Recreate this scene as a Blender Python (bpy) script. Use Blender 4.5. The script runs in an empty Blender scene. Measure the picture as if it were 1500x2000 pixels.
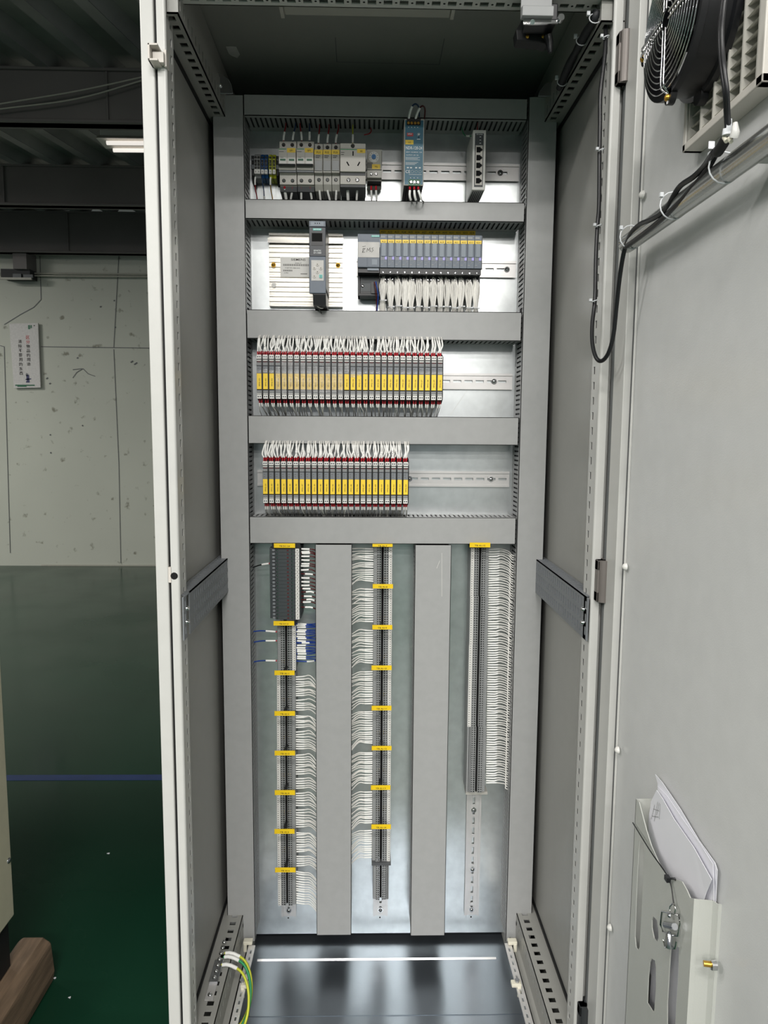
import bpy, bmesh, math, random
from mathutils import Vector, Matrix
random.seed(7)
SC = bpy.context.scene
COL = SC.collection

# ------------------------------------------------------------------ camera
CAM = Vector((-0.0296, -1.15, 1.38))
F = 1384.0
_vy = Vector((722-750, 846-1000, F)).normalized()
_vd = Vector((663-750, 13455-1000, F)); _vd = (_vd-_vy*_vd.dot(_vy)).normalized()
_vz = -_vd
_vx = _vy.cross(_vz)
RM = Matrix((_vx, _vy, _vz))                    # camera (x right, y down, z forward) -> world
cd = bpy.data.cameras.new('camera'); cam = bpy.data.objects.new('camera', cd); COL.objects.link(cam)
cd.sensor_fit = 'VERTICAL'; cd.sensor_height = 24.0; cd.lens = F/2000.0*24.0; cd.clip_start = 0.02; cd.clip_end = 60
_r = RM @ Vector((1, 0, 0)); _u = RM @ Vector((0, -1, 0)); _b = RM @ Vector((0, 0, -1))
mw = Matrix((_r, _u, _b)).transposed().to_4x4(); mw.translation = CAM
cam.matrix_world = mw
SC.camera = cam

# ------------------------------------------------------------------ exposure and world
SC.view_settings.view_transform = 'Standard'
SC.view_settings.look = 'None'
SC.view_settings.exposure = 0.0
SC.view_settings.gamma = 1.0
SC.view_settings.use_curve_mapping = False
wd = bpy.data.worlds.new('world'); SC.world = wd; wd.use_nodes = True
bg = wd.node_tree.nodes['Background']; bg.inputs[0].default_value = (0.80, 0.86, 0.92, 1); bg.inputs[1].default_value = 0.26

# ceiling lamp rows of the hall (strip lamps running left to right behind the camera)
LAMPS = [(-1.15, -1.0, 24), (-1.9, -2.3, 50), (0.7, -2.3, 50), (-1.4, -4.1, 85), (1.3, -4.1, 85),
         (-1.4, -6.2, 85), (1.3, -6.2, 85), (-1.4, -8.6, 85), (1.3, -8.6, 85), (-5.2, 3.4, 70), (-5.2, .6, 40)]  # last two are unseen lamps added at far left to light the back wall
LAMPS = [(a-.75 if a > -3 else a, b, c*1.25) for a, b, c in LAMPS]
LAMPZ = 3.25

# ------------------------------------------------------------------ helpers
def A(px, py, D):
    """pixel -> point on the vertical plane D metres in front of the camera"""
    r = RM @ Vector((px-750, py-1000, F)); return CAM + r*(D/r.y)
def AX(px, py, X):
    r = RM @ Vector((px-750, py-1000, F)); return CAM + r*((X-CAM.x)/r.x)
def AZ(px, py, Z):
    r = RM @ Vector((px-750, py-1000, F)); return CAM + r*((Z-CAM.z)/r.z)
def RC(x0, y0, x1, y1, D):
    a, b, c, d = A(x0, y0, D), A(x1, y0, D), A(x0, y1, D), A(x1, y1, D)
    return (a.x+c.x)/2, (b.x+d.x)/2, (c.z+d.z)/2, (a.z+b.z)/2      # x0,x1,z0,z1
def Y(D): return D-1.15

def lin(c):
    c = c/255.0
    return c/12.92 if c <= .04045 else ((c+.055)/1.055)**2.4
MATS = {}
def mat(name, rgb, rough=.5, metal=0., var=0.05, scale=30., bump=0., bscale=300., emit=None, spec=.5, stretch=None, alpha=None, coat=0.):
    m = bpy.data.materials.new(name); m.use_nodes = True
    nt = m.node_tree; p = nt.nodes['Principled BSDF']
    col = tuple(lin(v) for v in rgb)
    p.inputs['Roughness'].default_value = rough; p.inputs['Metallic'].default_value = metal
    p.inputs['Specular IOR Level'].default_value = spec
    p.inputs['Coat Weight'].default_value = coat
    tc = nt.nodes.new('ShaderNodeTexCoord'); mp = nt.nodes.new('ShaderNodeMapping')
    nt.links.new(tc.outputs['Object'], mp.inputs[0])
    if stretch: mp.inputs['Scale'].default_value = stretch
    n = nt.nodes.new('ShaderNodeTexNoise'); n.inputs['Scale'].default_value = scale; n.inputs['Detail'].default_value = 3
    nt.links.new(mp.outputs[0], n.inputs['Vector'])
    r = nt.nodes.new('ShaderNodeValToRGB')
    r.color_ramp.elements[0].position = .3; r.color_ramp.elements[1].position = .7
    r.color_ramp.elements[0].color = tuple(max(0, c*(1-var)) for c in col)+(1,)
    r.color_ramp.elements[1].color = tuple(min(1, c*(1+var)) for c in col)+(1,)
    nt.links.new(n.outputs[0], r.inputs[0]); nt.links.new(r.outputs[0], p.inputs['Base Color'])
    if bump:
        n2 = nt.nodes.new('ShaderNodeTexNoise'); n2.inputs['Scale'].default_value = bscale
        nt.links.new(mp.outputs[0], n2.inputs['Vector'])
        b = nt.nodes.new('ShaderNodeBump'); b.inputs['Strength'].default_value = bump; b.inputs['Distance'].default_value = .001
        nt.links.new(n2.outputs[0], b.inputs['Height']); nt.links.new(b.outputs[0], p.inputs['Normal'])
    if emit:
        p.inputs['Emission Color'].default_value = tuple(lin(v) for v in rgb)+(1,); p.inputs['Emission Strength'].default_value = emit
    if alpha is not None:
        p.inputs['Alpha'].default_value = alpha
    MATS[name] = m
    return m

mat('duct', (167, 168, 167), .42, var=.03, scale=60, bump=.05, bscale=900)
mat('duct_dark', (150, 151, 151), .5, var=.03)
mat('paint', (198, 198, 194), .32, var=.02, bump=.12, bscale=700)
mat('paint_shaded', (152, 152, 147), .34, var=.02, bump=.12, bscale=700)  # cabinet paint darkened to stand for the shade inside
mat('paint_door', (206, 207, 206), .27, var=.02, bump=.18, bscale=500)
mat('zinc', (224, 228, 228), .29, .93, var=.07, scale=40)
mat('zinc_dark', (112, 119, 126), .28, .8, var=.05, scale=8, bump=.05, bscale=300)
mat('rail', (222, 220, 218), .34, .6, var=.04)
mat('steel', (180, 182, 186), .18, .95, var=.05)
mat('chrome', (215, 215, 215), .1, 1., var=.02)
mat('tube_steel', (190, 192, 190), .2, .9, var=.04, scale=14, stretch=(6, 1, 6))
mat('brass', (205, 160, 70), .3, .9)
mat('alu', (205, 202, 194), .26, .9, var=.25, scale=18, stretch=(.3, 1, 14))
mat('black', (20, 21, 24), .38, var=.1)
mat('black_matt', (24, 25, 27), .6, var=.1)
mat('hole', (6, 6, 7), .9, var=.05)
mat('dgrey', (62, 68, 70), .45, var=.04)
mat('mgrey', (120, 124, 128), .45, var=.04)
mat('siemens', (98, 108, 120), .42, var=.04)
mat('siemens_lt', (128, 138, 148), .42, var=.04)
mat('siemens_dk', (52, 56, 62), .42, var=.04)
mat('tgrey', (150, 152, 152), .45, var=.05)
mat('tgrey_dk', (86, 88, 90), .5, var=.05)
mat('white', (228, 227, 222), .4, var=.02)
mat('offwhite', (206, 202, 194), .42, var=.03)
mat('lgrey', (186, 184, 176), .42, var=.03)
mat('beige', (222, 218, 200), .4, var=.03)
mat('wire_white', (240, 238, 232), .4, var=.04, scale=200)
mat('sleeve', (250, 250, 246), .45, var=.02)
mat('wire_white_shaded', (150, 148, 144), .45, var=.06)  # white signal wire coloured grey, as it looks in shade
mat('wire_red', (150, 24, 30), .35, var=.06)
mat('wire_maroon', (84, 26, 28), .35, var=.06)
mat('wire_blue', (30, 66, 150), .3, var=.08)
mat('wire_dblue', (28, 60, 100), .35, var=.06)
mat('ferrule_red', (178, 28, 40), .35, var=.06)
mat('yellow', (246, 208, 30), .4, var=.03)
mat('tag_yellow', (253, 214, 58), .4, var=.03)
mat('ink', (38, 34, 28), .6, var=.02)
mat('ink_soft', (120, 120, 118), .6, var=.02)
mat('ink_white', (232, 236, 236), .5, var=.02)
mat('psu_blue', (34, 104, 128), .4, var=.03)
mat('term_blue', (26, 82, 140), .4, var=.03)
mat('term_green', (40, 110, 70), .4, var=.03)
mat('yg', (200, 205, 50), .4, var=.05)
mat('green', (40, 150, 90), .4, var=.03)
mat('dgreen', (10, 96, 60), .4, var=.05)
mat('teal', (90, 190, 180), .4, var=.03)
mat('red', (190, 36, 40), .4, var=.03)
mat('purple', (172, 164, 232), .4, var=.02)
mat('dial_blue', (44, 120, 180), .35, var=.03)
mat('paint_pocket', (184, 186, 180), .32, var=.02, bump=.12, bscale=600)
mat('film', (250, 246, 244), .12, var=.5, scale=120, alpha=.32, bump=.5, bscale=120)
mat('tube_glow', (245, 238, 230), .3, emit=.9)
mat('lip', (245, 245, 245), .2, .9)
mat('paper', (236, 236, 242), .6, var=.03, scale=8)
mat('paper_label', (206, 204, 200), .6, var=.08, scale=60)
mat('tie', (214, 217, 220), .3, var=.03)
mat('clear', (200, 200, 196), .25, var=.05)
mat('sleeve_black', (30, 32, 36), .55, var=.25, scale=500, bump=.4, bscale=900)
mat('gasket', (14, 15, 17), .7, var=.1)
mat('gasket_grey', (120, 122, 122), .6, var=.05)
mat('hinge_grey', (120, 114, 110), .45, .3, var=.05)
mat('hinge_dark', (60, 62, 64), .45, .2, var=.05)
mat('cream', (214, 210, 184), .45, var=.03)
mat('print_green', (20, 100, 66), .5, var=.05)
mat('print_navy', (44, 48, 92), .5, var=.05)
mat('deck', (146, 144, 142), .5, .2, var=.22, scale=3)
mat('beam', (104, 100, 97), .55, var=.14, scale=1.5)
mat('lampbody', (206, 200, 192), .4, var=.03)
mat('pipe', (170, 168, 156), .5, var=.06)
mat('tape', (38, 58, 104), .4, var=.12, scale=10)

def wood():
    m = mat('wood', (124, 104, 84), .7, var=.3, scale=9, bump=.6, bscale=60, stretch=(9, 1, 9)); return m
wood()

def floor_mat():
    m = mat('floor_paint', (18, 54, 38), .2, var=.2, scale=1.2, spec=.3)
    nt = m.node_tree; p = nt.nodes['Principled BSDF']
    n = nt.nodes.new('ShaderNodeTexNoise'); n.inputs['Scale'].default_value = .9; n.inputs['Detail'].default_value = 5
    tc = nt.nodes['Texture Coordinate']; nt.links.new(tc.outputs['Object'], n.inputs['Vector'])
    mr = nt.nodes.new('ShaderNodeMapRange'); mr.inputs[1].default_value = .35; mr.inputs[2].default_value = .65
    mr.inputs[3].default_value = .12; mr.inputs[4].default_value = .30
    nt.links.new(n.outputs[0], mr.inputs[0]); nt.links.new(mr.outputs[0], p.inputs['Roughness'])
floor_mat()

def wall_mat():
    m = mat('wall_paint', (190, 193, 180), .6, var=.06, scale=.8)
    nt = m.node_tree; p = nt.nodes['Principled BSDF']
    src = p.inputs['Base Color'].links[0].from_socket
    tc = nt.nodes['Texture Coordinate']
    v = nt.nodes.new('ShaderNodeTexNoise'); v.inputs['Scale'].default_value = 11; v.inputs['Detail'].default_value = 8
    nt.links.new(tc.outputs['Object'], v.inputs['Vector'])
    r = nt.nodes.new('ShaderNodeValToRGB'); r.color_ramp.elements[0].position = .27; r.color_ramp.elements[1].position = .36
    r.color_ramp.elements[0].color = (.45, .43, .38, 1); r.color_ramp.elements[1].color = (1, 1, 1, 1)
    nt.links.new(v.outputs[0], r.inputs[0])
    mx = nt.nodes.new('ShaderNodeMix'); mx.data_type = 'RGBA'; mx.blend_type = 'MULTIPLY'; mx.inputs[0].default_value = 1
    nt.links.new(src, mx.inputs[6]); nt.links.new(r.outputs[0], mx.inputs[7]); nt.links.new(mx.outputs[2], p.inputs['Base Color'])
wall_mat()

# pre-made lettering -------------------------------------------------
TXT = {}
def make_texts(strings):
    obs = []
    for s in strings:
        c = bpy.data.curves.new('t', 'FONT'); c.body = s; c.size = 1; c.align_x = 'CENTER'; c.resolution_u = 2
        c.offset = .008
        o = bpy.data.objects.new('t', c); COL.objects.link(o); obs.append((s, o, c))
    dg = bpy.context.evaluated_depsgraph_get(); dg.update()
    for s, o, c in obs:
        me = o.evaluated_get(dg).to_mesh()
        vs = [v.co.copy() for v in me.vertices]; fs = [tuple(p.vertices) for p in me.polygons]
        if vs:
            xs = [v.x for v in vs]; ys = [v.y for v in vs]
            cx = (min(xs)+max(xs))/2; cy = (min(ys)+max(ys))/2; w = max(xs)-min(xs); h = max(ys)-min(ys)
            TXT[s] = ([(v.x-cx, v.y-cy) for v in vs], fs, w, h)
        o.evaluated_get(dg).to_mesh_clear()
    for s, o, c in obs:
        bpy.data.objects.remove(o); bpy.data.curves.remove(c)
FPG = ['FPG-%02d' % i for i in range(1, 55)]
TAGS_L = ['TB DC-24', 'TB DC-0', 'TB AI-1', 'TB AI-2', 'TB AI-3', 'TB AI-4', 'TB AI-5', 'TB AI-6']
TAGS_M = ['TB AI-7', 'TB AI-8', 'TB AI-9', 'TB AI-10', 'TB AI-11', 'TB AI-12', 'TB AI-13', 'TB AI-14']
A2 = ['A2%d' % i for i in range(1, 10)]+['A210', 'A211', 'A212', 'A213', 'A214']
make_texts(FPG+TAGS_L+TAGS_M+A2+['TB AI-15', 'QF1', 'QF2', 'FU1', 'FU2', 'FU3', 'XS', 'TS', 'V1', 'MW', 'NDR-120-24',
    'INPUT: 100-240VAC  2.5A', 'OUTPUT: 24V  5A', 'CE', 'TP-LINK', 'SIEMENS', 'SIMATIC', 'S7-1500', 'Simatic S7', '1P 6ES7 590-1AB60-0AA0', 'S VPH1',
    'EMS', '区', '分', '物', '品', '的', '用', '途', '清', '除', '不', '要', '东', '西', 'L N', 'iC65N', '1', '2', '3', '0'])

ORD = ['first', 'second', 'third', 'fourth', 'fifth', 'sixth', 'seventh', 'eighth', 'ninth', 'tenth', 'eleventh', 'twelfth', 'thirteenth', 'fourteenth', 'fifteenth', 'sixteenth', 'seventeenth', 'eighteenth', 'nineteenth', 'twentieth']
ORD += ['twenty-'+q for q in ORD[:9]]+['thirtieth']
# mesh builder --------------------------------------------------------
class MB:
    def __init__(s): s.v = []; s.f = []; s.m = []; s.s = []
    def add(s, vs, fs, m=0, sm=False):
        b = len(s.v); s.v += [tuple(v) for v in vs]
        for f in fs: s.f.append(tuple(i+b for i in f)); s.m.append(m); s.s.append(sm)
        return s
    def box(s, x0, x1, y0, y1, z0, z1, m=0):
        return s.add([(x0, y0, z0), (x1, y0, z0), (x1, y1, z0), (x0, y1, z0), (x0, y0, z1), (x1, y0, z1), (x1, y1, z1), (x0, y1, z1)],
              [(0, 3, 2, 1), (4, 5, 6, 7), (0, 1, 5, 4), (1, 2, 6, 5), (2, 3, 7, 6), (3, 0, 4, 7)], m)
    def prism(s, pts, ax, a0, a1, m=0):
        """2D outline extruded along ax ('x': pts are (y,z); 'y': (x,z); 'z': (x,y))"""
        def P(p, a):
            return (a, p[0], p[1]) if ax == 'x' else ((p[0], a, p[1]) if ax == 'y' else (p[0], p[1], a))
        n = len(pts); vs = [P(p, a0) for p in pts]+[P(p, a1) for p in pts]
        fs = [tuple(range(n))[::-1], tuple(range(n, 2*n))]+[(i, (i+1) % n, n+(i+1) % n, n+i) for i in range(n)]
        return s.add(vs, fs, m)
    def tube(s, pts, r, n=8, m=0, caps=True, closed=False, flat=1.):
        pts = [Vector(p) for p in pts]; N = len(pts)
        rr = r if isinstance(r, (list, tuple)) else [r]*N
        T = []
        for i in range(N):
            a = pts[(i-1) % N] if (closed or i > 0) else pts[i]; b = pts[(i+1) % N] if (closed or i < N-1) else pts[i]
            T.append((b-a).normalized())
        up = Vector((0, 0, 1)) if abs(T[0].z) < .9 else Vector((0, 1, 0))
        nrm = (up-T[0]*up.dot(T[0])).normalized(); vs = []
        for i in range(N):
            if i: nrm = (nrm-T[i]*nrm.dot(T[i])).normalized()
            bi = T[i].cross(nrm)
            for k in range(n):
                a = 2*math.pi*k/n; vs.append(pts[i]+nrm*math.cos(a)*rr[i]+bi*math.sin(a)*rr[i]*flat)
        fs = []
        for i in range(N if closed else N-1):
            j = (i+1) % N
            for k in range(n): fs.append((i*n+k, i*n+(k+1) % n, j*n+(k+1) % n, j*n+k))
        s.add(vs, fs, m, True)
        if caps and not closed:
            s.add(vs[:n], [tuple(range(n))[::-1]], m); s.add(vs[-n:], [tuple(range(n))], m)
        return s
    def cyl(s, a, b, r, n=16, m=0, r2=None):
        return s.tube([a, b], [r, r if r2 is None else r2], n, m)
    def disc(s, c, r, nrm='y', n=12, m=0, t=.0002):
        c = Vector(c); d = {'y': Vector((0, -t, 0)), 'x': Vector((-t, 0, 0)), 'z': Vector((0, 0, t))}[nrm]
        return s.cyl(c, c+d, r, n, m)
    def dome(s, c, r, h, axis=(0, -1, 0), n=12, m=0, k=4):
        ax = Vector(axis).normalized(); c = Vector(c); pts = []; rr = []
        for i in range(k+1):
            a = math.pi/2*i/k; pts.append(c+ax*h*math.sin(a)); rr.append(max(r*math.cos(a), r*.03))
        return s.tube(pts, rr, n, m)
    def text(s, t, c, h, m=0, right=(1, 0, 0), up=(0, 0, 1), w=None):
        vs, fs, tw, th = TXT[t]; k = h/th; kx = k if w is None else w/tw
        c = Vector(c); R = Vector(right); U = Vector(up)
        return s.add([c+R*x*kx+U*y*k for x, y in vs], fs, m)
    def line(s, pts, w, nrm, m=0):
        """thin printed or scratched stroke lying on a surface"""
        nrm = Vector(nrm)
        for a, b in zip(pts, pts[1:]):
            a = Vector(a); b = Vector(b); d = (b-a).cross(nrm).normalized()*w/2
            s.add([a-d, b-d, b+d, a+d], [(0, 1, 2, 3)], m)
        return s
    def perf(s, O, U, V, N, L, W, t, rows, m=0):
        """sheet L x W with thickness t and rows of holes; rows: list of (v0, v1, pitch, hole length, start)"""
        O = Vector(O); U = Vector(U); V = Vector(V); N = Vector(N)
        def cell(u0, u1, v0, v1):
            if u1-u0 < 1e-5 or v1-v0 < 1e-5: return
            c = [O+U*a+V*b for a, b in ((u0, v0), (u1, v0), (u1, v1), (u0, v1))]; d = [p+N*t for p in c]
            s.add(c+d, [(3, 2, 1, 0), (4, 5, 6, 7), (0, 1, 5, 4), (1, 2, 6, 5), (2, 3, 7, 6), (3, 0, 4, 7)], m)
        bands = []; last = 0
        for v0, v1, p, hl, st in sorted(rows):
            cell(0, L, last, v0); u = 0; k = st
            while k+hl < L:
                cell(u, k, v0, v1); u = k+hl; k += p
            cell(u, L, v0, v1); last = v1
        cell(0, L, last, W)
        return s
    def fill(s, outer, holes, X0, X1, m=0, P=None):
        """polygon with holes given as (a, b) pairs, extruded between X0 and X1; P maps (X, a, b) to a point"""
        P = P or (lambda X, a, b: (X, a, b))
        bm = bmesh.new(); ed = []
        for loop in [outer]+holes:
            vv = [bm.verts.new((a, b, 0)) for a, b in loop]
            for i in range(len(vv)): ed.append(bm.edges.new((vv[i], vv[(i+1) % len(vv)])))
        bmesh.ops.triangle_fill(bm, use_beauty=True, use_dissolve=False, edges=ed)
        bm.verts.index_update(); vs = [v.co.copy() for v in bm.verts]; fs = [tuple(v.index for v in f.verts) for f in bm.faces]; bm.free()
        s.add([P(X0, v.x, v.y) for v in vs], fs, m); s.add([P(X1, v.x, v.y) for v in vs], [f[::-1] for f in fs], m)
        for loop in [outer]+holes:
            n = len(loop); s.add([P(X0, *p) for p in loop]+[P(X1, *p) for p in loop], [(i, (i+1) % n, n+(i+1) % n, n+i) for i in range(n)], m)
        return s

ORG = {}
def link(name, mb, mats, parent=None, org=None, bev=0, smooth=False):
    me = bpy.data.meshes.new(name)
    o0 = ORG[parent.name] if parent is not None else (Vector(org) if org is not None else Vector((0, 0, 0)))
    me.from_pydata([Vector(v)-o0 for v in mb.v], [], mb.f)
    for k in ([mats] if isinstance(mats, str) else mats): me.materials.append(MATS[k])
    me.polygons.foreach_set('material_index', mb.m); me.polygons.foreach_set('use_smooth', mb.s)
    me.validate(); me.update()
    bm = bmesh.new(); bm.from_mesh(me); bmesh.ops.recalc_face_normals(bm, faces=bm.faces); bm.to_mesh(me); bm.free()
    o = bpy.data.objects.new(name, me); COL.objects.link(o)
    if parent is not None: o.parent = parent
    else: o.location = o0
    ORG[o.name] = o0.copy()
    if bev:
        b = o.modifiers.new('bevel', 'BEVEL'); b.width = bev; b.segments = 2; b.limit_method = 'ANGLE'; b.angle_limit = math.radians(40)
        b.use_clamp_overlap = True
    return o
def tag(o, label, cat, group=None, kind=None):
    if label: o['label'] = label
    if cat: o['category'] = cat
    if group: o['group'] = group
    if kind: o['kind'] = kind
    return o
def thing(name, label, cat, loc, group=None):
    o = bpy.data.objects.new(name, None); COL.objects.link(o); o.location = loc; o.empty_display_size = .02
    ORG[o.name] = Vector(loc); return tag(o, label, cat, group)
def struct(name, mb, mats, org=None):
    o = link(name, mb, mats, org=org); o['kind'] = 'structure'; return o
def copy_tree(o, loc, label=None, group=None):
    c = o.copy(); COL.objects.link(c); c.location = loc
    if label: c['label'] = label
    if group: c['group'] = group
    for ch in list(o.children):
        d = ch.copy(); COL.objects.link(d); d.parent = c
        for g in list(ch.children):
            e = g.copy(); COL.objects.link(e); e.parent = d
    return c
def spl(pts, n=6):
    """Catmull-Rom through points"""
    P = [Vector(p) for p in pts]; P = [P[0]*2-P[1]]+P+[P[-1]*2-P[-2]]; out = []
    for i in range(1, len(P)-2):
        for k in range(n):
            t = k/n; a, b, c, d = P[i-1:i+3]
            out.append(.5*((2*b)+(c-a)*t+(2*a-5*b+4*c-d)*t*t+(3*b-a-3*c+d)*t**3))
    out.append(P[-2]); return out

# ================================================================== THE HALL
mb = MB().box(-7, 5, -11, 6.2, -.05, 0); fl = struct('floor', mb, 'floor_paint')
mb = MB().box(-7, 5, 6.11, 6.25, 0, 3.60)
struct('wall_back', mb, 'wall_paint')
mb = MB()
mb.box(-3.4, -1.5, 6.100, 6.11, .0, .012)
struct('baseboard_back', mb, 'pipe')
# seams and cracks of the wall boards as raised joint strips
mb = MB()
for pts in (((232, 500), (222, 678)), ((222, 682), (232, 905)), ((232, 905), (236, 1100)), ((80, 677), (300, 680)), ((0, 675), (8, 677)), ((8, 677), (20, 1080)),
            ((78, 500), (80, 585)), ((80, 585), (66, 600), (40, 614), (8, 634)), ((142, 722), (160, 720)), ((142, 738), (150, 727), (162, 720), (172, 730), (186, 735))):
    mb.line([A(x, y, 7.255) for x, y in pts], .006, (0, -1, 0))
for (x, y, s) in ((150, 700, 5), (262, 712, 10), (255, 708, 8), (90, 740, 6), (96, 750, 5), (97, 850, 4), (98, 885, 4), (195, 600, 5), (224, 640, 4), (222, 588, 4), (160, 832, 4)):
    p = A(x, y, 7.255); mb.line([p, p+Vector((s*.003, 0, s*.002))], .012, (0, -1, 0))
struct('trim_1', mb, 'tgrey_dk')
# ceiling: ribbed steel deck
mb = MB()
ang = math.radians(13.0)
pr = []; x = 0
while x < 14:
    pr += [(x, .0), (x+.06, -.06), (x+.13, -.06), (x+.19, .0)]; x += .30
d = Vector((math.sin(ang), math.cos(ang), 0)); s_ = Vector((math.cos(ang), -math.sin(ang), 0))
for i in range(len(pr)-1):
    a, b = pr[i], pr[i+1]; o = Vector((-10.5, -3, 3.50)); 
    def q(p, t): return o+s_*p[0]+d*t+Vector((0, 0, p[1]))
    mb.add([q(a, -1), q(b, -1), q(b, 10.5), q(a, 10.5)], [(0, 1, 2, 3)], 0)
ce = struct('ceiling', mb, 'deck')
sm = ce.modifiers.new('solid', 'SOLIDIFY'); sm.thickness = .004
def beam(Yb, z0, z1, lab):
    mb = MB(); mb.box(-6, 4.5, Yb, Yb+.11, z0, z0+.016); mb.box(-6, 4.5, Yb, Yb+.11, z1-.016, z1); mb.box(-6, 4.5, Yb+.02, Yb+.09, z0, z1)
    for xx in (-2.9, -1.55): mb.box(xx, xx+.012, Yb+.008, Yb+.02, z0+.016, z1-.016)
    o = link('ceiling_beam', mb, 'beam', org=(0, Yb, z0), bev=.003); tag(o, lab, 'beam', 'ceiling beams')
beam(3.17, 3.142, 3.44, 'dark steel ceiling beam nearest the cabinet, in front of the batten lamp')
beam(4.67, 3.137, 3.44, 'dark steel ceiling beam just behind the batten lamp')
beam(5.85, 3.06, 3.44, 'dark steel ceiling beam resting along the top of the cracked wall')
# drooping cables under the first beam
for k, (p0, p1, p2, lab) in enumerate((((0, 203), (150, 178), (285, 149), 'upper thin pale wire sagging across the nearest dark beam'), ((0, 213), (150, 193), (285, 155), 'lower thin pale wire sagging across the nearest dark beam'))):
    a, b, c = A(*p0, 4.28), A(*p1, 4.28), A(*p2, 4.28); a2 = a+(a-b)*1.2; c2 = c+(c-b)*1.0
    o = link('overhead_wire', MB().tube(spl([a2, a, b, c, c2], 6), .005, 6), 'pipe', org=a); tag(o, lab, 'wire')
# batten lamp between beams
lx0, lx1, lz0, lz1 = RC(195, 252, 320, 276, 4.9)
t = thing('batten_lamp', 'pale double batten ceiling lamp hanging between two dark beams', 'ceiling lamp', (lx0, Y(4.9), lz0))
mb = MB().box(lx0, lx0+1.2, 3.75, 3.83, lz0+.035, lz1); link('housing', mb, 'white', t, bev=.004)
mb = MB().prism([(3.70, lz0), (3.88, lz0), (3.83, lz0+.035), (3.75, lz0+.035)], 'x', lx0-.01, lx0+1.21); link('reflector', mb, 'offwhite', t)
for yy in (3.73, 3.85): link('lamp_tube', MB().cyl((lx0+.05, yy, lz0-.02), (lx0+1.15, yy, lz0-.012), .013, 10), 'tube_glow', t)
mb = MB()
for xx in (lx0+.1, lx0+1.1): mb.cyl((xx, 3.79, lz1), (xx, 3.79, 3.5), .005, 6)
link('hanger', mb, 'steel', t)
# pipe pair along the wall, bracketed box
for k, dz in enumerate((0, -.022)):
    a = A(-40, 533, 7.2); b = A(330, 536, 7.2)
    o = link('wall_conduit', MB().tube([a+Vector((0, 0, dz)), b+Vector((0, 0, dz))], .008, 8), 'pipe', org=a)
    tag(o, ('upper' if k == 0 else 'lower')+' thin conduit of the pair running along the top of the far wall', 'conduit')
x0, x1, z0, z1 = RC(12, 534, 68, 547, 7.2)
t = thing('wall_box', 'dark open box with pale rim high on the far wall below the beam', 'box', (x0, Y(7.2), z0))
link('box', MB().box(x0, x1, Y(7.1), Y(7.25), z0, z1+.02), 'black_matt', t)
link('rim', MB().box(x0-.01, x1+.02, Y(7.08), Y(7.1), z0-.02, z0), 'pipe', t)
link('panel', MB().box(x0+.12, x0+.2, Y(7.085), Y(7.1), z0, z0+.035).box(x0+.22, x0+.31, Y(7.085), Y(7.1), z0, z0+.03), 'dgrey', t)
x0, x1, z0, z1 = RC(40, 497, 66, 532, 7.2)
link_o = link('wall_bracket', MB().box(x0, x1, Y(7.05), Y(7.25), z0, z1), 'beam', org=(x0, Y(7.2), z0)); tag(link_o, 'dark steel post stub at the corner of the far wall under the beam', 'bracket')
# poster (leaning slightly, portrait board with vertical writing)
pa, pb, pc, pd = A(18, 632, 7.22), A(74, 631, 7.22), A(79, 757, 7.22), A(27, 758, 7.22)
t = thing('poster', 'white portrait notice board with two columns of Chinese writing on the far wall', 'poster', pd)
link('board', MB().prism([(p.x, p.z) for p in (pa, pb, pc, pd)], 'y', pa.y, pa.y+.02), 'paper_label', t)
mb = MB(); Yp = pa.y-.002
def zh(s, x, y0, y1, mi):
    n = len(s)
    for i, ch in enumerate(s):
        yy = y0+(y1-y0)*i/(n-1); p = A(x+(yy-650)*.038, yy, 7.22); mb.text(ch, (p.x, Yp, p.z), .034, mi[i] if isinstance(mi, (list, tuple)) else mi, w=.034)
zh('区分物品的用途', 54, 659, 711, [1, 1, 0, 0, 0, 0, 0])
zh('清除不要用的东西', 38.5, 667, 729, 0)
for pts, mi, w in ((((57, 635), (57, 643)), 2, .02), (((61, 635), (61, 641)), 2, .012), (((67, 635), (67, 637)), 0, .01), (((30, 752.5), (68, 752.5)), 2, .012), (((34, 754.5), (52, 754.5)), 2, .01),
                   (((50, 741), (61, 740)), 3, .01), (((54, 732), (55, 745)), 3, .028), (((51, 746), (58, 746)), 3, .012), (((53, 729), (52, 734)), 4, .02)):
    mb.line([(A(x, y, 7.22).x, Yp, A(x, y, 7.22).z) for x, y in pts], w, (0, -1, 0), mi)
link('print', mb, ['ink', 'red', 'print_green', 'print_navy', 'mgrey'], t)
# blue tape line on the floor
a = AZ(0, 1520, 0); b = AZ(300, 1515, 0)
mb = MB().box(-5, 3.5, 1.555, 1.60, 0, .0012); o = struct('trim_2', mb, 'tape')
for k, (x, y) in enumerate(((210, 1668), (105, 1912), (135, 1950))):
    p = AZ(x, y, 0); o = link('debris', MB().box(p.x, p.x+.006-.0015*k, p.y, p.y+.004, 0, .002).box(p.x-.003, p.x+.001, p.y+.0015, p.y+.0035, 0, .001), 'paper', org=p)
    tag(o, ('small white scrap on the dark floor beyond the skid', 'tiny white fleck on the green floor beside the skid', 'tiny white fleck on the green floor right of the skid, nearer the camera')[k], 'scrap')

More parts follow.
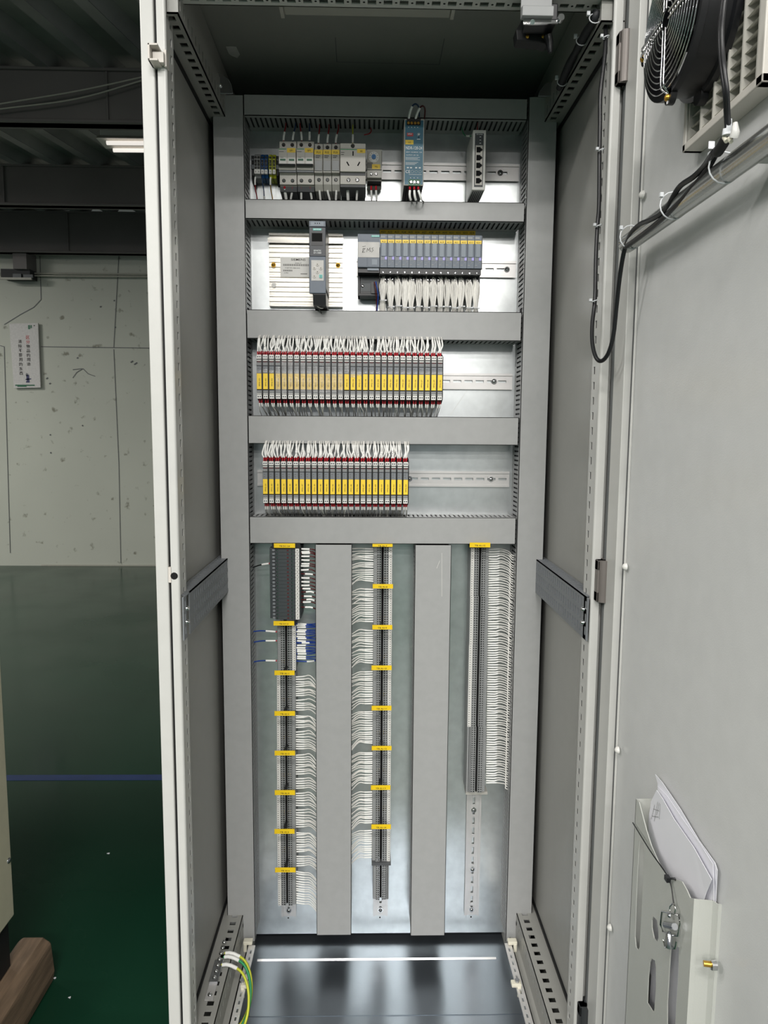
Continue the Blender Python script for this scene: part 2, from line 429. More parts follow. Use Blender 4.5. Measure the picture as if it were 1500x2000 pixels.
# neighbour enclosure at the left edge and the timber skid it stands on
e0 = AX(28, 1775, -.935)
t = thing('neighbour_cabinet', 'cream steel enclosure on a black plinth cut off by the left picture edge', 'enclosure', (-1.3, .4, .14))
yb = AZ(28, 1775, .26).y; xb = AZ(28, 1775, .26).x
mb = MB().box(xb-.8, xb, yb-.60, yb, .245, 2.0 if False else AX(0, 868, xb).z+.0)
ztop = 1.42
mb = MB().box(xb-.8, xb, yb-.62, yb, .245, ztop); link('body', mb, 'cream', t, bev=.004)
link('plinth', MB().box(xb-.78, xb-.01, yb-.60, yb-.012, .125, .245), 'black_matt', t)
p = AX(17, 1681, xb)
link('screw', MB().dome((xb, p.y, p.z), .007, .004, (1, 0, 0)), 'steel', t)
sx = AZ(92, 1840, .10)
t2 = MB()
yf = AZ(60, 1836, .11).y
oy = [(xb-.06, .02), (xb+.035, .0), (xb+.045, .02), (xb+.05, .09), (xb+.035, .115), (xb-.05, .12), (xb-.07, .10)]
t2.prism([(xb-.045, 0), (xb+.04, 0), (xb+.046, .03), (xb+.04, .105), (xb+.02, .12), (xb-.03, .12), (xb-.045, .105)], 'y', yb-.9, yf)
o = link('timber_skid', t2, 'wood', org=(xb, yf, 0), bev=.006); tag(o, 'rough weathered timber skid on the floor under the cream enclosure', 'timber')

# hall lamps behind the camera, plus two added at far left for the wall
for k, (lx, ly, pw) in enumerate(LAMPS):
    L = bpy.data.lights.new('lamp_light', 'AREA'); L.shape = 'RECTANGLE'; L.size = 1.25; L.size_y = .22; L.energy = pw
    L.color = (1.0, .975, .94)
    hb = MB().box(lx-.64, lx+.64, ly-.12, ly+.12, LAMPZ+.01, LAMPZ+.06)
    ho = link('strip_lamp', hb, 'lampbody', org=(lx, ly, LAMPZ)); tag(ho, ('strip lamp of the hall ceiling outside the picture, %s' % ('above the camera', 'second row left', 'second row right', 'third row left', 'third row right', 'fourth row left', 'fourth row right', 'last row left', 'last row right', 'added near the wall to light it', 'added by the cabinet for wall light')[k]), 'ceiling lamp', 'hall lamps behind the camera')
    lo = bpy.data.objects.new('lamp_light', L); COL.objects.link(lo); lo.parent = ho; lo.location = (0, 0, 0)
    Q = bpy.data.lights.new('tube_spill', 'POINT'); Q.energy = pw*.10; Q.shadow_soft_size = .12; Q.color = L.color      # light the open tubes send sideways
    qo = bpy.data.objects.new('tube_spill', Q); COL.objects.link(qo); qo.parent = ho; qo.location = (0, 0, -.14)

# ================================================================== ENCLOSURE
enc = thing('enclosure', 'tall open light grey steel control cabinet filling the picture', 'enclosure', (0, 0, .0))
WI = .344      # half clear width at the front
ZB, ZT = .12, 2.14
def post(s):
    mb = MB()
    X = s*WI
    # front flange, inner perforated web
    mb.box(min(X, s*.354), max(X, s*.354), 0, .012, ZB, ZT)
    mb.cyl((X, .004, ZB), (X, .004, ZT), .004, 8)
    mb.perf((X, .008, ZB), (0, 0, 1), (0, 1, 0), (s, 0, 0), ZT-ZB, .048, .002, [(.030, .0385, .025, .0125, .01)])
    mb.box(min(X, s*.362), max(X, s*.362), .055, .0565, ZB, ZT); mb.box(min(s*.358, s*.361), max(s*.358, s*.361), .012, .055, ZB, ZT)
    mb.add([], [])
    mb.box(min(s*.3455, s*.347), max(s*.3455, s*.347), .030, .0545, ZB, ZT, 1)  # black strip added behind the holes so they look deep in shade
    return link('corner_post', mb, ['paint', 'gasket'], enc)
pl_, pr_ = post(-1), post(1)
# dark sealing gap and outer edge of left side
mb = MB().box(-.3585, -.3535, .006, .02, ZB, ZT); link('door_seal', mb, 'gasket', enc)
mb = MB().box(-.379, -.3585, 0, .03, ZB, ZT); ol = link('edge_strip', mb, 'paint', enc, bev=.002)
link('screw', MB().disc((-.349, 0, A(344, 1125, 1.15).z), .006, n=14), 'hole', enc)
x0, x1, z0, z1 = RC(301, 1108, 336, 1138, 1.15)
link('seal_clip', MB().box(-.3585, -.3535, .0, .008, A(333, 1138, 1.15).z, A(333, 1108, 1.15).z), 'lampbody', enc)
# striker box on the left
x0, x1, z0, z1 = RC(289, 85, 319, 119, 1.13)
mb = MB()
mb.box(x0, x0+.003, -.022, .01, z0, z1); mb.box(x0, x1-.008, -.022, .01, z1-.003, z1); mb.box(x0, x1-.008, -.022, .01, z0, z0+.003); mb.box(x0+.004, x1-.002, -.012, .01, z0+.002, z1-.007)
mb.box(x1-.004, x1, -.004, .01, z0, z1)
link('latch_striker', mb, 'lampbody', enc, bev=.0006)
# side panels, back, roof, base
for s in (-1, 1):
    link('side_panel', MB().box(min(s*.372, s*.362), max(s*.372, s*.362), .05, .575, ZB, ZT), 'paint_shaded', enc)
    # seal lines between rails and side panel
    mb = MB().box(min(s*.3585, s*.362), max(s*.3585, s*.362), .06, .56, .283, .291).box(min(s*.3585, s*.362), max(s*.3585, s*.362), .06, .56, 2.006, 2.014)
    mb.box(min(s*.3585, s*.362), max(s*.3585, s*.362), .525, .533, .29, 2.01)
    link('panel_seal', mb, 'gasket', enc)
    # depth rails, top and bottom
    mb = MB()
    mb.perf((s*.362, .012, 2.013), (0, 1, 0), (-s, 0, 0), (0, 0, 1), .558, .038, .002, [(.018, .030, .025, .0125, .008)])
    mb.perf((s*.324, .012, 2.013), (0, 1, 0), (0, 0, 1), (s, 0, 0), .558, .05, .002, [(.010, .026, .025, .006, .008)])
    mb.box(min(s*.324, s*.338), max(s*.324, s*.338), .004, .57, 2.063, 2.065); mb.box(min(s*.336, s*.338), max(s*.336, s*.338), .004, .57, 2.063, ZT-.005)
    mb.box(min(s*.326, s*.3415), max(s*.326, s*.3415), .012, .014, 2.013, 2.044)
    link('top_side_rail', mb, 'paint_shaded', enc)
    mb = MB()
    mb.perf((s*.362, .055, .281), (0, 1, 0), (-s, 0, 0), (0, 0, -1), .515, .048, .002, [(.023, .036, .025, .0125, .004)])
    mb.perf((s*.314, .055, .281), (0, 1, 0), (0, 0, -1), (s, 0, 0), .515, .06, .002, [(.018, .030, .025, .008, .004)])
    mb.box(min(s*.314, s*.300), max(s*.314, s*.300), .055, .57, .219, .221); mb.box(min(s*.300, s*.302), max(s*.300, s*.302), .055, .57, .16, .221)
    link('bottom_side_rail', mb, 'paint_shaded', enc)
    # punched cross section halfway up
    mb = MB(); X = s*.335
    mb.perf((X, .006 if s > 0 else .04, 1.036), (0, 1, 0), (0, 0, 1), (s, 0, 0), .53, .073, .002,
            [(.008, .022, .0155, .006, .028), (.030, .044, .0155, .006, .028), (.052, .066, .0155, .006, .028)])
    mb.perf((X, .02, 1.109), (0, 1, 0), (s, 0, 0), (0, 0, -1), .52, .025, .002, [(.006, .020, .0155, .006, .012)])
    mb.perf((X, .0, 1.036), (0, 1, 0), (0, 0, 1), (s, 0, 0), .02, .073, .002, [(.008, .022, .02, .007, .006), (.030, .044, .02, .007, .006), (.052, .066, .02, .007, .006)])
    cs = link('punched_rail', mb, 'mgrey', enc)
    for zz in (1.086, 1.063): link('screw', MB().dome((X, .018, zz), .0042, .006, (-s, 0, 0)), 'chrome', cs)
link('rear_panel', MB().box(-.372, .372, .570, .58, ZB, ZT), 'paint_shaded', enc)
mb = MB().box(-.38, .38, 0, .58, ZT, ZT+.012)
mb.line([AZ(655, 73, ZT-.001), AZ(658, 121, ZT-.001), AZ(858, 126, ZT-.001), AZ(868, 75, ZT-.001)], .0012, (0, 0, 1), 1)
link('roof_panel', mb, ['paint_shaded', 'tgrey_dk'], enc)
# front top rail, perforated
mb = MB()
mb.perf((-.342, .0, 2.045), (1, 0, 0), (0, 1, 0), (0, 0, 1), .684, .047, .002, [(.026, .037, .025, .0135, .006)])
mb.box(-.342, .342, .0, .002, 2.045, ZT).box(-.342, .342, .045, .047, 2.045, 2.075)
for k in range(27): mb.cyl((-.342+.0255+k*.025, .0315, 2.0448), (-.342+.0255+k*.025, .0315, 2.0452), .002, 8, 1)
link('top_front_rail', mb, ['paint', 'hole'], enc)
link('plinth', MB().box(-.375, .375, .0, .575, 0, ZB), 'dgrey', enc)
# base plates: rear, middle, front
mb = MB().box(-.300, .300, .379, .57, .155, .158); b1 = link('gland_plate', mb, 'zinc_dark', enc)
mb = MB().box(-.300, .300, .219, .378, .157, .160).prism([(.3745, .160), (.378, .160), (.378, .1632)], 'x', -.285, .272, 1); link('gland_plate', mb, ['zinc_dark', 'lip'], enc)
mb = MB().box(-.300, .300, .0, .2175, .157, .160).box(-.3, .3, .2165, .2175, .16, .1612); link('gland_plate', mb, 'zinc_dark', enc)
for s in (-1, 1):
    mb = MB().perf((s*.294, .06, .235), (0, 1, 0), (-s, 0, 0), (0, 0, -1), .27, .013, .003, [(.004, .008, .02, .012, .004)])
    mb.perf((s*.294, .06, .235), (0, 1, 0), (0, 0, -1), (s, 0, 0), .27, .012, .002, [])
    cr = link('clamp_rail', mb, 'rail', enc)
    for px, py in ((((1005, 1838), (1013, 1920)) if s > 0 else ((480, 1838), (475, 1922)))):
        p = AZ(px, py, .24)
        c = MB().box(p.x-.016*(1 if s > 0 else .3), p.x+.016*(.3 if s > 0 else 1), p.y-.009, p.y+.006, .236, .244).box(p.x-.004, p.x+.004, p.y-.01, p.y-.006, .215, .24)
        ck = link('rail_clip', c, 'beige', cr, bev=.002)
        link
    p = AZ(1010 if s > 0 else 473, 1916, .245); link('screw', MB().cyl((p.x, p.y, .244), (p.x, p.y, .248), .005, 12), 'steel', cr)
# peeled patch on the roof
pp = AZ(455, 103, ZT-.002)
link('tape_scrap', MB().fill([(pp.x-.010, pp.y-.022), (pp.x+.010, pp.y-.022), (pp.x+.012, pp.y+.008), (pp.x+.005, pp.y+.02), (pp.x-.005, pp.y+.012), (pp.x-.009, pp.y+.004)], [], ZT-.002, ZT-.001, P=lambda X, a, b: (a, b, X)), 'paper_label', enc)

# ---- door, opened at right angles ----------------------------------
DX = .372
door = link('door', MB().box(DX, DX+.018, -.80, .028, .12, 2.16).box(DX-.006, DX, -.80, -.003, 2.13, 2.16), 'paint_door', enc, bev=.002)
mb = MB().box(DX-.014, DX, -.0590, -.0125, .13, 2.15).box(DX-.009, DX, .004, .038, .13, 2.15).box(DX-.004, DX, -.0685, -.0660, .13, 2.15)
link('door_stiffener', mb, 'paint', door, bev=.002)
mb = MB().box(DX-.012, DX, -.0125, .004, .13, 2.15)
link('door_gasket', mb, 'gasket_grey', door)
mb = MB().box(DX-.0035, DX, -.0645, -.0600, .13, 2.15); link('seam', mb, 'tgrey_dk', door)
for px, py in ((1253, 105), (1251, 380), (1218, 1107), (1203, 1465), (1188, 1812)):
    p = AX(px, py, DX-.008); link('plug', MB().dome((DX-.004, p.y, p.z), .006, .006, (-1, 0, 0)), 'white', door)
# hinges
def hinge(py0, py1, m, px=1209):
    z0 = A(px, py1, 1.15).z; z1 = A(px, py0, 1.15).z
    mb = MB().box(.345, .372, -.014, .012, z0, z0+(z1-z0)*.25).box(.345, .372, -.014, .012, z1-(z1-z0)*.25, z1).box(.345, .358, -.014, .012, z0, z1)
    mb.cyl((.356, -.012, z0), (.356, -.012, z1), .009, 12)
    h = link('hinge', mb, m, door, bev=.0015)
    link('screw', MB().dome((.368, -.012, z1+.006), .004, .004, (0, -1, 0)).dome((.368, -.012, z0-.006), .004, .004, (0, -1, 0)), 'chrome', door)
hinge(70, 170, 'hinge_grey', 1220); hinge(1092, 1172, 'hinge_grey', 1178); hinge(1955, 2030, 'hinge_dark', 1150)
# horizontal stay tube on the door
p0 = AX(1232, 478, .340)
mb = MB().cyl((.338, -.105, 1.652), (.338, -.79, 1.652), .0125, 24)
link('stay_tube', mb, 'tube_steel', door)
link('tube_bracket', MB().box(.345, DX, -.78, -.76, 1.645, 1.66).box(.345, DX, -.45, -.43, 1.645, 1.66), 'paint_door', door)

# corner brackets of the mounting plate
for s, poly in ((-1, ((412, 137), (430, 143), (447, 155), (453, 167), (455, 183), (416, 183))), (1, ((1103, 147), (1080, 157), (1065, 163), (1054, 178), (1051, 188), (1096, 188)))):
    P = [A(a, b, 1.47) for a, b in poly]; y0 = P[0].y
    mb = MB().prism([(p.x, p.z) for p in P], 'y', y0, y0+.003)
    xs_ = [p.x for p in P]; zl = P[-1].z
    mb.box(*( (min(xs_)-.004, min(xs_)) if s < 0 else (max(xs_), max(xs_)+.004) ), y0-.015, y0+.05, zl, P[0].z)
    o = link('plate_bracket', mb, 'steel', org=P[-1], bev=.001)
    tag(o, ('left' if s < 0 else 'right')+' bright zinc corner bracket holding the top of the mounting plate', 'bracket')
    for q in (0, 1): link('bolt', MB().dome((P[0].x-s*(.010+.007*q), y0, P[0].z-.012-.016*q), .005, .005), 'chrome', o)

# ================================================================== MOUNTING PLATE AND DUCTS
PY = .445
mb = MB().box(-.345, .345, PY, PY+.003, .175, 2.050).box(-.345, .345, PY+.003, PY+.02, .175, .178)
for a, b in (((798, 1268), (830, 1240)), ((868, 265), (898, 310)), ((880, 810), (912, 763))):
    mb.line([A(*a, 1.5945), A(*b, 1.5945)], .0006, (0, -1, 0), 1)
for q in ((563, 1793), (742, 1792), (920, 1791)):
    p = A(*q, 1.5945); mb.disc((p.x, PY, p.z), .002, m=2, n=10)
o = link('mounting_plate', mb, ['zinc', 'white', 'hole'], org=(0, PY, .175)); tag(o, 'large galvanised steel mounting plate behind the ducts and rails', 'mounting plate')

def duct(x0, x1, z0, z1, ax, lab, caps=True, holes=None):
    c = ((x0+x1)/2, PY, z0 if ax == 'z' else (z0+z1)/2)
    t = thing('cable_duct', lab, 'cable duct', c, 'slotted cable ducts')
    yf = .367; e = .0012
    mb = MB()
    if ax == 'x':
        mb.box(x0, x1, PY-.002, PY, z0+e, z1-e)
        for w in (z0+e, z1-e-.0014):
            mb.box(x0, x1, PY-.017, PY-.002, w, w+.0014); mb.box(x0, x1, yf+.002, yf+.013, w, w+.0014)
            x = x0+.002
            while x < x1-.005: mb.box(x, x+.0062, yf+.013, PY-.017, w, w+.0014); x += .0101
    else:
        mb.box(x0+e, x1-e, PY-.002, PY, z0, z1)
        for w in (x0+e, x1-e-.0014):
            mb.box(w, w+.0014, PY-.017, PY-.002, z0, z1); mb.box(w, w+.0014, yf+.002, yf+.013, z0, z1)
            z = z0+.002
            while z < z1-.005: mb.box(w, w+.0014, yf+.013, PY-.017, z, z+.0062); z += .0101
    link('trunk', mb, 'duct_dark', t)
    link('slot_shade_box', MB().box(x0+(.004 if ax == 'z' else 0), x1-(.004 if ax == 'z' else 0), yf+.006, PY-.004, z0+(.004 if ax == 'x' else .001), z1-(.004 if ax == 'x' else .001)), 'black_matt', t)  # solid black box added inside the trunk so the slots look shaded
    mb = MB().box(x0, x1, yf, yf+.0018, z0, z1)
    if ax == 'x':
        for w in (z0, z1-.0012): mb.box(x0, x1, yf, yf+.009, w, w+.0012)
    else:
        for w in (x0, x1-.0012): mb.box(w, w+.0012, yf, yf+.009, z0, z1)
    if holes:
        for pts in holes: mb.line([A(x, y, 1.5165) for x, y in pts], .0007, (0, -1, 0), 1)
    link('cover', mb, ['duct', 'white'], t)
    return t
HX0, HX1 = -.2858, .2870
duct(-.3500, -.2872, .2165, 2.0548, 'z', 'tall vertical grey duct at the left edge of the mounting plate')
duct(.2912, .3500, .2115, 2.0605, 'z', 'tall vertical grey duct at the right edge of the mounting plate')
duct(HX0, HX1, 2.0165, 2.0572, 'x', 'topmost horizontal grey duct, above the circuit breakers')
duct(HX0, HX1, 1.8160, 1.8545, 'x', 'horizontal grey duct between the circuit breakers and the controller row')
duct(HX0, HX1, 1.5750, 1.6340, 'x', 'horizontal grey duct directly below the white wire bundles')
duct(HX0, HX1, 1.3563, 1.4155, 'x', 'horizontal grey duct between the two rows of yellow tagged modules')
duct(HX0, HX1, 1.1418, 1.2003, 'x', 'horizontal grey duct below the second row of yellow tagged modules')
duct(-.1462, -.0667, .2305, 1.1395, 'z', 'vertical grey duct between the left and middle terminal strips')
duct(.0700, .1492, .2275, 1.1393, 'z', 'vertical grey duct between the middle and right terminal strips', holes=[((863, 1080), (863, 1165)), ((859, 1095), (853, 1110))])

# DIN rails ------------------------------------------------------------
def rail(a0, a1, c, ax, lab, screws=(), slots=True, off=0):
    t = thing('mounting_rail', lab, 'mounting rail', (a0, PY, c) if ax == 'x' else (c, PY, a0))
    w = .0175; mb = MB()
    U = (1, 0, 0) if ax == 'x' else (0, 0, 1); V = (0, 0, 1) if ax == 'x' else (1, 0, 0)
    O = Vector((a0, PY-.0042, c-.0135)) if ax == 'x' else Vector((c-.0135, PY-.0042, a0))
    mb.perf(O, U, V, (0, -1, 0), a1-a0, .027, .001, [(.0108, .0162, .025, .018, .006+off)])
    for s in (-1, 1):
        for (u, v, y0, y1) in ((.0125, .0140, PY-.0075, PY-.001), (.0125, .0175, PY-.0078, PY-.0066)):
            lo, hi = sorted((c+s*u, c+s*v))
            if ax == 'x': mb.box(a0, a1, y0, y1, lo, hi)
            else: mb.box(lo, hi, y0, y1, a0, a1)
    link('rail', mb, 'rail', t)
    for q in screws:
        p = (q, PY-.0052, c) if ax == 'x' else (c, PY-.0052, q)
        sc = MB().cyl(p, (p[0], p[1]-.0012, p[2]), .0062, 16).dome((p[0], p[1]-.001, p[2]), .0045, .003)
        sc.box(p[0]-.0025, p[0]+.0025, p[1]-.0044, p[1]-.004, p[2]-.0005, p[2]+.0005, 1)
        link('screw', sc, ['chrome', 'hole'], t)
    return t
zr1 = (A(860, 320, 1.588).z+A(860, 351, 1.588).z)/2
zr2 = (A(980, 512, 1.588).z+A(980, 540, 1.588).z)/2
zr3 = (A(960, 731, 1.588).z+A(960, 759.5, 1.588).z)/2
zr4 = (A(960, 922, 1.588).z+A(960, 950, 1.588).z)/2
rx = A(1004, 335, 1.588).x
rail(-.285, A(1014, 330, 1.588).x, zr1, 'x', 'silver slotted rail carrying the circuit breakers and power supply', (A(977, 335, 1.59).x,))
rail(-.06, A(1008, 523, 1.588).x, zr2, 'x', 'silver slotted rail carrying the row of grey plug modules with purple squares', (A(990, 524, 1.59).x,))
rail(-.28, A(1001, 743, 1.588).x, zr3, 'x', 'silver slotted rail behind the upper row of yellow tagged modules', (A(965, 744, 1.59).x,), off=.004)
rail(-.28, A(995, 935, 1.588).x, zr4, 'x', 'silver slotted rail behind the lower row of yellow tagged modules', (A(959, 935, 1.59).x, A(800, 935, 1.59).x), off=.010)
vc1 = (A(549, 1780, 1.588).x+A(579, 1780, 1.588).x)/2
vc2 = (A(729, 1780, 1.588).x+A(757, 1780, 1.588).x)/2
vc3 = (A(907, 1760, 1.588).x+A(936, 1760, 1.588).x)/2
zb_ = A(740, 1789, 1.588).z
rail(zb_, 1.13, vc1, 'z', 'vertical slotted rail behind the left terminal strip', (A(563, 1778, 1.59).z,))
rail(zb_, 1.13, vc2, 'z', 'vertical slotted rail behind the middle terminal strip', (A(742, 1777, 1.59).z,))
rail(zb_, 1.13, vc3, 'z', 'vertical slotted rail bare below the right terminal strip', (A(924, 1582, 1.59).z, A(922, 1698, 1.59).z, A(921, 1776, 1.59).z))

# ================================================================== DEVICES, TOP ROW
def slotted(mb, c, r, y, m_metal, m_hole, ang=.6):
    """screw head in a dark recess on a face looking towards -y"""
    mb.cyl((c[0], y, c[1]), (c[0], y-.0003, c[1]), r*1.25, 14, m_hole)
    mb.cyl((c[0], y-.0003, c[1]), (c[0], y-.0009, c[1]), r*.85, 14, m_metal)
    a = ang; dx = math.cos(a)*r*.6; dz = math.sin(a)*r*.6
    mb.line([(c[0]-dx, y-.00095, c[1]-dz), (c[0]+dx, y-.00095, c[1]+dz)], r*.3, (0, -1, 0), m_hole)

def wire(name, pts, r, mats, lab, cat='wire', group=None, sleeve=None, ferrule=None, n=6, sub=5, sr=1.55):
    """one wire; sleeve=(i0, i1) fractions covered by a printed marker sleeve, ferrule likewise"""
    P = spl(pts, sub); o = link(name, MB().tube(P, r, n), mats, org=P[0]); tag(o, lab, cat, group)
    def seg(a, b, k, rr, m, nm):
        N = len(P)-1; i0 = a*N; i1 = b*N
        def at(t):
            i = min(int(t), N-1); return P[i].lerp(P[i+1], t-i)
        q = [at(i0+(i1-i0)*j/k) for j in range(k+1)]
        link(nm, MB().tube(q, rr, 8), m, o)
    if sleeve: seg(sleeve[0], sleeve[1], 3, r*sr, 'sleeve', 'marker_sleeve')
    if ferrule: seg(ferrule[0], ferrule[1], 1, r*1.5, 'ferrule_red', 'ferrule')
    return o

# six feed-through terminals in three colours ------------------------------------------------
zt0, zt1 = RC(496, 298, 508, 340, 1.55)[2:]
DT = 1.55
tb_cols = [(496.0, 'tgrey', 'grey'), (501.8, 'tgrey', 'grey'), (509.2, 'term_blue', 'blue'), (516.2, 'term_blue', 'blue'), (524.6, 'yg', 'yellow-green'), (531.9, 'yg', 'yellow-green')]
for i, (px, mt, cn) in enumerate(tb_cols):
    xa = A(px, 320, DT).x; wd_ = A(px+6.6, 320, DT).x-xa
    t = thing('terminal_block', '%s one of the two %s screw terminals left of the circuit breakers' % (('left', 'right')[i % 2], cn), 'terminal', (xa, PY, (zt0+zt1)/2))
    y0 = Y(DT); H = zt1-zt0; e = .0003
    mb = MB().prism([(PY-.008, zt0-.006), (y0+.012, zt0-.004), (y0+.004, zt0+.004), (y0, zt0+.012), (y0, zt1-.012), (y0+.004, zt1-.004), (y0+.010, zt1), (PY-.008, zt1+.002)], 'x', xa+e, xa+wd_-e)
    link('housing', mb, mt, t)
    mb = MB(); xc = xa+wd_/2
    for fz in (.78, .62, .44, .30):
        slotted(mb, (xc, zt0+H*fz), .0019, y0-.0001, 0, 1)
    mb.box(xa+.001, xa+wd_-.001, y0-.0006, y0, zt0+H*.5, zt0+H*.56, 0)
    link('screw', mb, ['chrome', 'hole'], t)
    link('marker', MB().box(xa+.0006, xa+wd_-.0006, y0-.0004, y0+.006, zt0+.001, zt0+H*.22).line([(xc, y0-.0006, zt0+.003), (xc, y0-.0006, zt0+.007)], .001, (0, -1, 0), 1), ['white', 'ink'], t)
for px0, px1, lab in ((490, 496, 'black end clamp left of the small grey terminals in the top row'), (539, 543.5, 'black end clamp between the yellow-green terminals and the first breaker')):
    xa, xb_ = A(px0, 320, DT).x, A(px1, 320, DT).x
    mb = MB().prism([(PY-.008, zt0-.014), (Y(DT)+.018, zt0-.012), (Y(DT)+.008, zt0), (Y(DT)+.006, zt1-.004), (PY-.008, zt1)], 'x', xa, xb_)
    mb.box(xa-.001, xb_+.001, Y(DT)+.004, Y(DT)+.007, zt0+.012, zt0+.020, 1); slotted(mb, ((xa+xb_)/2, zt1-.012), .002, Y(DT)+.006, 1, 0)
    o = link('end_clamp', mb, ['black_matt', 'mgrey'], org=(xa, PY, zt0)); tag(o, lab, 'clamp')
for (px, col, lab) in ((500, 'wire_red', 'red'), (514, 'wire_dblue', 'dark blue'), (530, 'brass', 'yellow')):
    a = A(px, 338, 1.565); b = A(px-2, 352, 1.56); c = A(px-(1 if px != 514 else -1), 370, 1.565); d_ = A(px+2, 386, 1.57); e_ = A(px+3, 400, 1.575)
    wire('wire', [a, b, c, d_, e_], .0012, col, '%s wire dropping from the small terminals left of the breakers' % lab, sleeve=(.0, .38) if px != 514 else (.7, .95))

# miniature circuit breakers ---------------------------------------------------------------
def tagplate(mb, x0, x1, z0, z1, y, txt, m, mi, h=None):
    mb.box(x0, x1, y-.0006, y, z0, z1, m); mb.text(txt, ((x0+x1)/2, y-.0008, (z0+z1)/2-(z1-z0)*.08), h or (z1-z0)*.42, mi)
def breaker(px0, px1, name_, lab):
    D0 = 1.520
    x0, x1, _, _ = RC(px0, 280, px1, 355, D0)
    zt = A(px0, 275, D0+.012).z; zb = A(px0, 359.5, D0+.012).z; H = zt-zb
    za = A(px0, 289, D0).z; zc = A(px0, 331, D0).z; zd = A(px0, 339, D0+.012).z
    t = thing('circuit_breaker', lab, 'circuit breaker', ((x0+x1)/2, PY, (zt+zb)/2))
    yf = Y(D0); yr = yf+.014; e = .0004
    mb = MB().prism([(PY-.008, zb-.012), (yr+.016, zb-.010), (yr+.006, zb), (yr, zb), (yr, zd), (yf+.006, zd), (yf+.003, zc), (yf, zc), (yf, za), (yr, za), (yr, zt), (PY-.008, zt)], 'x', x0+e, x1-e)
    link('housing', mb, 'offwhite', t, bev=.0006)
    mb = MB().box(x0+e, x1-e, yf+.003, yf+.008, zd, zc-.0005); link('shoulder', mb, 'mgrey', t)
    mb = MB().prism([(PY-.008, zb-.016), (yr+.004, zb-.013), (yr+.008, zb-.0005), (PY-.008, zb-.0005)], 'x', x0+e, x1-e); link('base', mb, 'tgrey_dk', t)
    w = (x1-x0)/2
    mb = MB(); hz = A(px0, 322, D0).z
    for q in (0, 1):
        xa = x0+w*q+.002; mb.box(xa, xa+w-.004, yf-.0008, yf, hz+.002, hz+.014, 0); mb.box(xa+.0015, xa+w-.0055, yf-.0018, yf-.0008, hz+.008, hz+.0115, 1)
    link('switch_window', mb, ['white', 'dgreen'], t)
    h_ = link('toggle', MB().prism([(yf, hz-.0035), (yf-.010, hz-.0045), (yf-.011, hz-.0015), (yf, hz+.001)], 'x', x0+.001, x1-.001), 'black', t)
    for q in (0, 1):
        for zz in (zt-.007, zb+.0075):
            mb = MB(); slotted(mb, (x0+w*(q+.5), zz), .0030, yr-.0001, 0, 1, .6+q); link('screw', mb, ['chrome', 'hole'], t)
    mb = MB(); tz = A(px0, 289.5, D0).z
    mb.line([(x0+.001, yf-.0002, za-.002), (x0+w*.9, yf-.0002, za-.002)], .0014, (0, -1, 0), 1)
    mb.line([(x0+.001, yf-.0002, za-.007), (x0+w*.6, yf-.0002, za-.007)], .0008, (0, -1, 0), 2)
    mb.line([(x0+.004, yf-.0002, za-.0185), (x0+.010, yf-.0002, za-.0185)], .0014, (0, -1, 0), 2)
    mb.line([(x0+w, yf-.0002, za-.0005), (x0+w, yf-.0002, za-.02)], .0003, (0, -1, 0), 2)
    link('print', mb, ['white', 'green', 'ink'], t)
    mb = MB(); tagplate(mb, x0+w*.98, x1-.001, za-.0085, za, yf, name_, 0, 1); link('name_tag', mb, ['tag_yellow', 'ink'], t)
    for q in (0, 1): link('rail_clip', MB().box(x0+w*(q+.35), x0+w*(q+.6), PY-.010, PY-.006, zb-.024, zb-.014), 'tgrey_dk', t)
    return x0, x1, zt, zb, yr
B1 = breaker(544, 578.2, 'QF1', 'white two-pole circuit breaker with yellow tag QF1')
B2 = breaker(578.8, 612.8, 'QF2', 'white two-pole circuit breaker with yellow tag QF2')

def fuse(px0, px1, nm, lab):
    D0 = 1.522; x0, x1, _, _ = RC(px0, 280, px1, 355, D0); yf = Y(D0); yr = yf+.012; e = .0004
    zt = A(px0, 280, D0+.01).z; zb = A(px0, 358.5, D0+.01).z; za = A(px0, 292, D0).z; zc = A(px0, 337, D0).z
    t = thing('fuse_holder', lab, 'fuse holder', ((x0+x1)/2, PY, (zt+zb)/2))
    mb = MB().prism([(PY-.008, zb-.014), (yr+.008, zb-.012), (yr, zb-.001), (yr, zc), (yf, zc), (yf, za), (yr, za), (yr, zt), (PY-.008, zt)], 'x', x0+e, x1-e)
    link('housing', mb, 'lgrey', t, bev=.0005)
    link('drawer', MB().box(x0+.0012, x1-.0012, yf-.0022, yf, zc+.003, za-.022), 'tgrey', t, bev=.0006)
    for zz in (zt-.007, zb+.008):
        mb = MB(); slotted(mb, ((x0+x1)/2, zz), .0030, yr-.0001, 0, 1); link('screw', mb, ['chrome', 'hole'], t)
    mb = MB(); tagplate(mb, x0+e, x1-e, za-.0095, za-.0005, yf, nm, 0, 1); link('name_tag', mb, ['tag_yellow', 'ink'], t)
    mb = MB()
    for k in (0, 1): mb.line([(x0+.003, yf-.0002, za-.0125-.003*k), (x1-.005-.002*k, yf-.0002, za-.0125-.003*k)], .0012, (0, -1, 0), 0)
    mb.line([(x0+.0005, yf-.0002, za-.0205), (x1-.0005, yf-.0002, za-.0205)], .0003, (0, -1, 0), 0)
    link('print', mb, ['ink'], t)
    mb = MB().perf((x0+.004, PY-.012, zb-.026), (1, 0, 0), (0, 0, 1), (0, 1, 0), .010, .012, .002, [(.003, .008, .02, .005, .0025)])
    link('rail_clip', mb, 'tgrey_dk', t)
    return x0, x1, zt, zb, yr
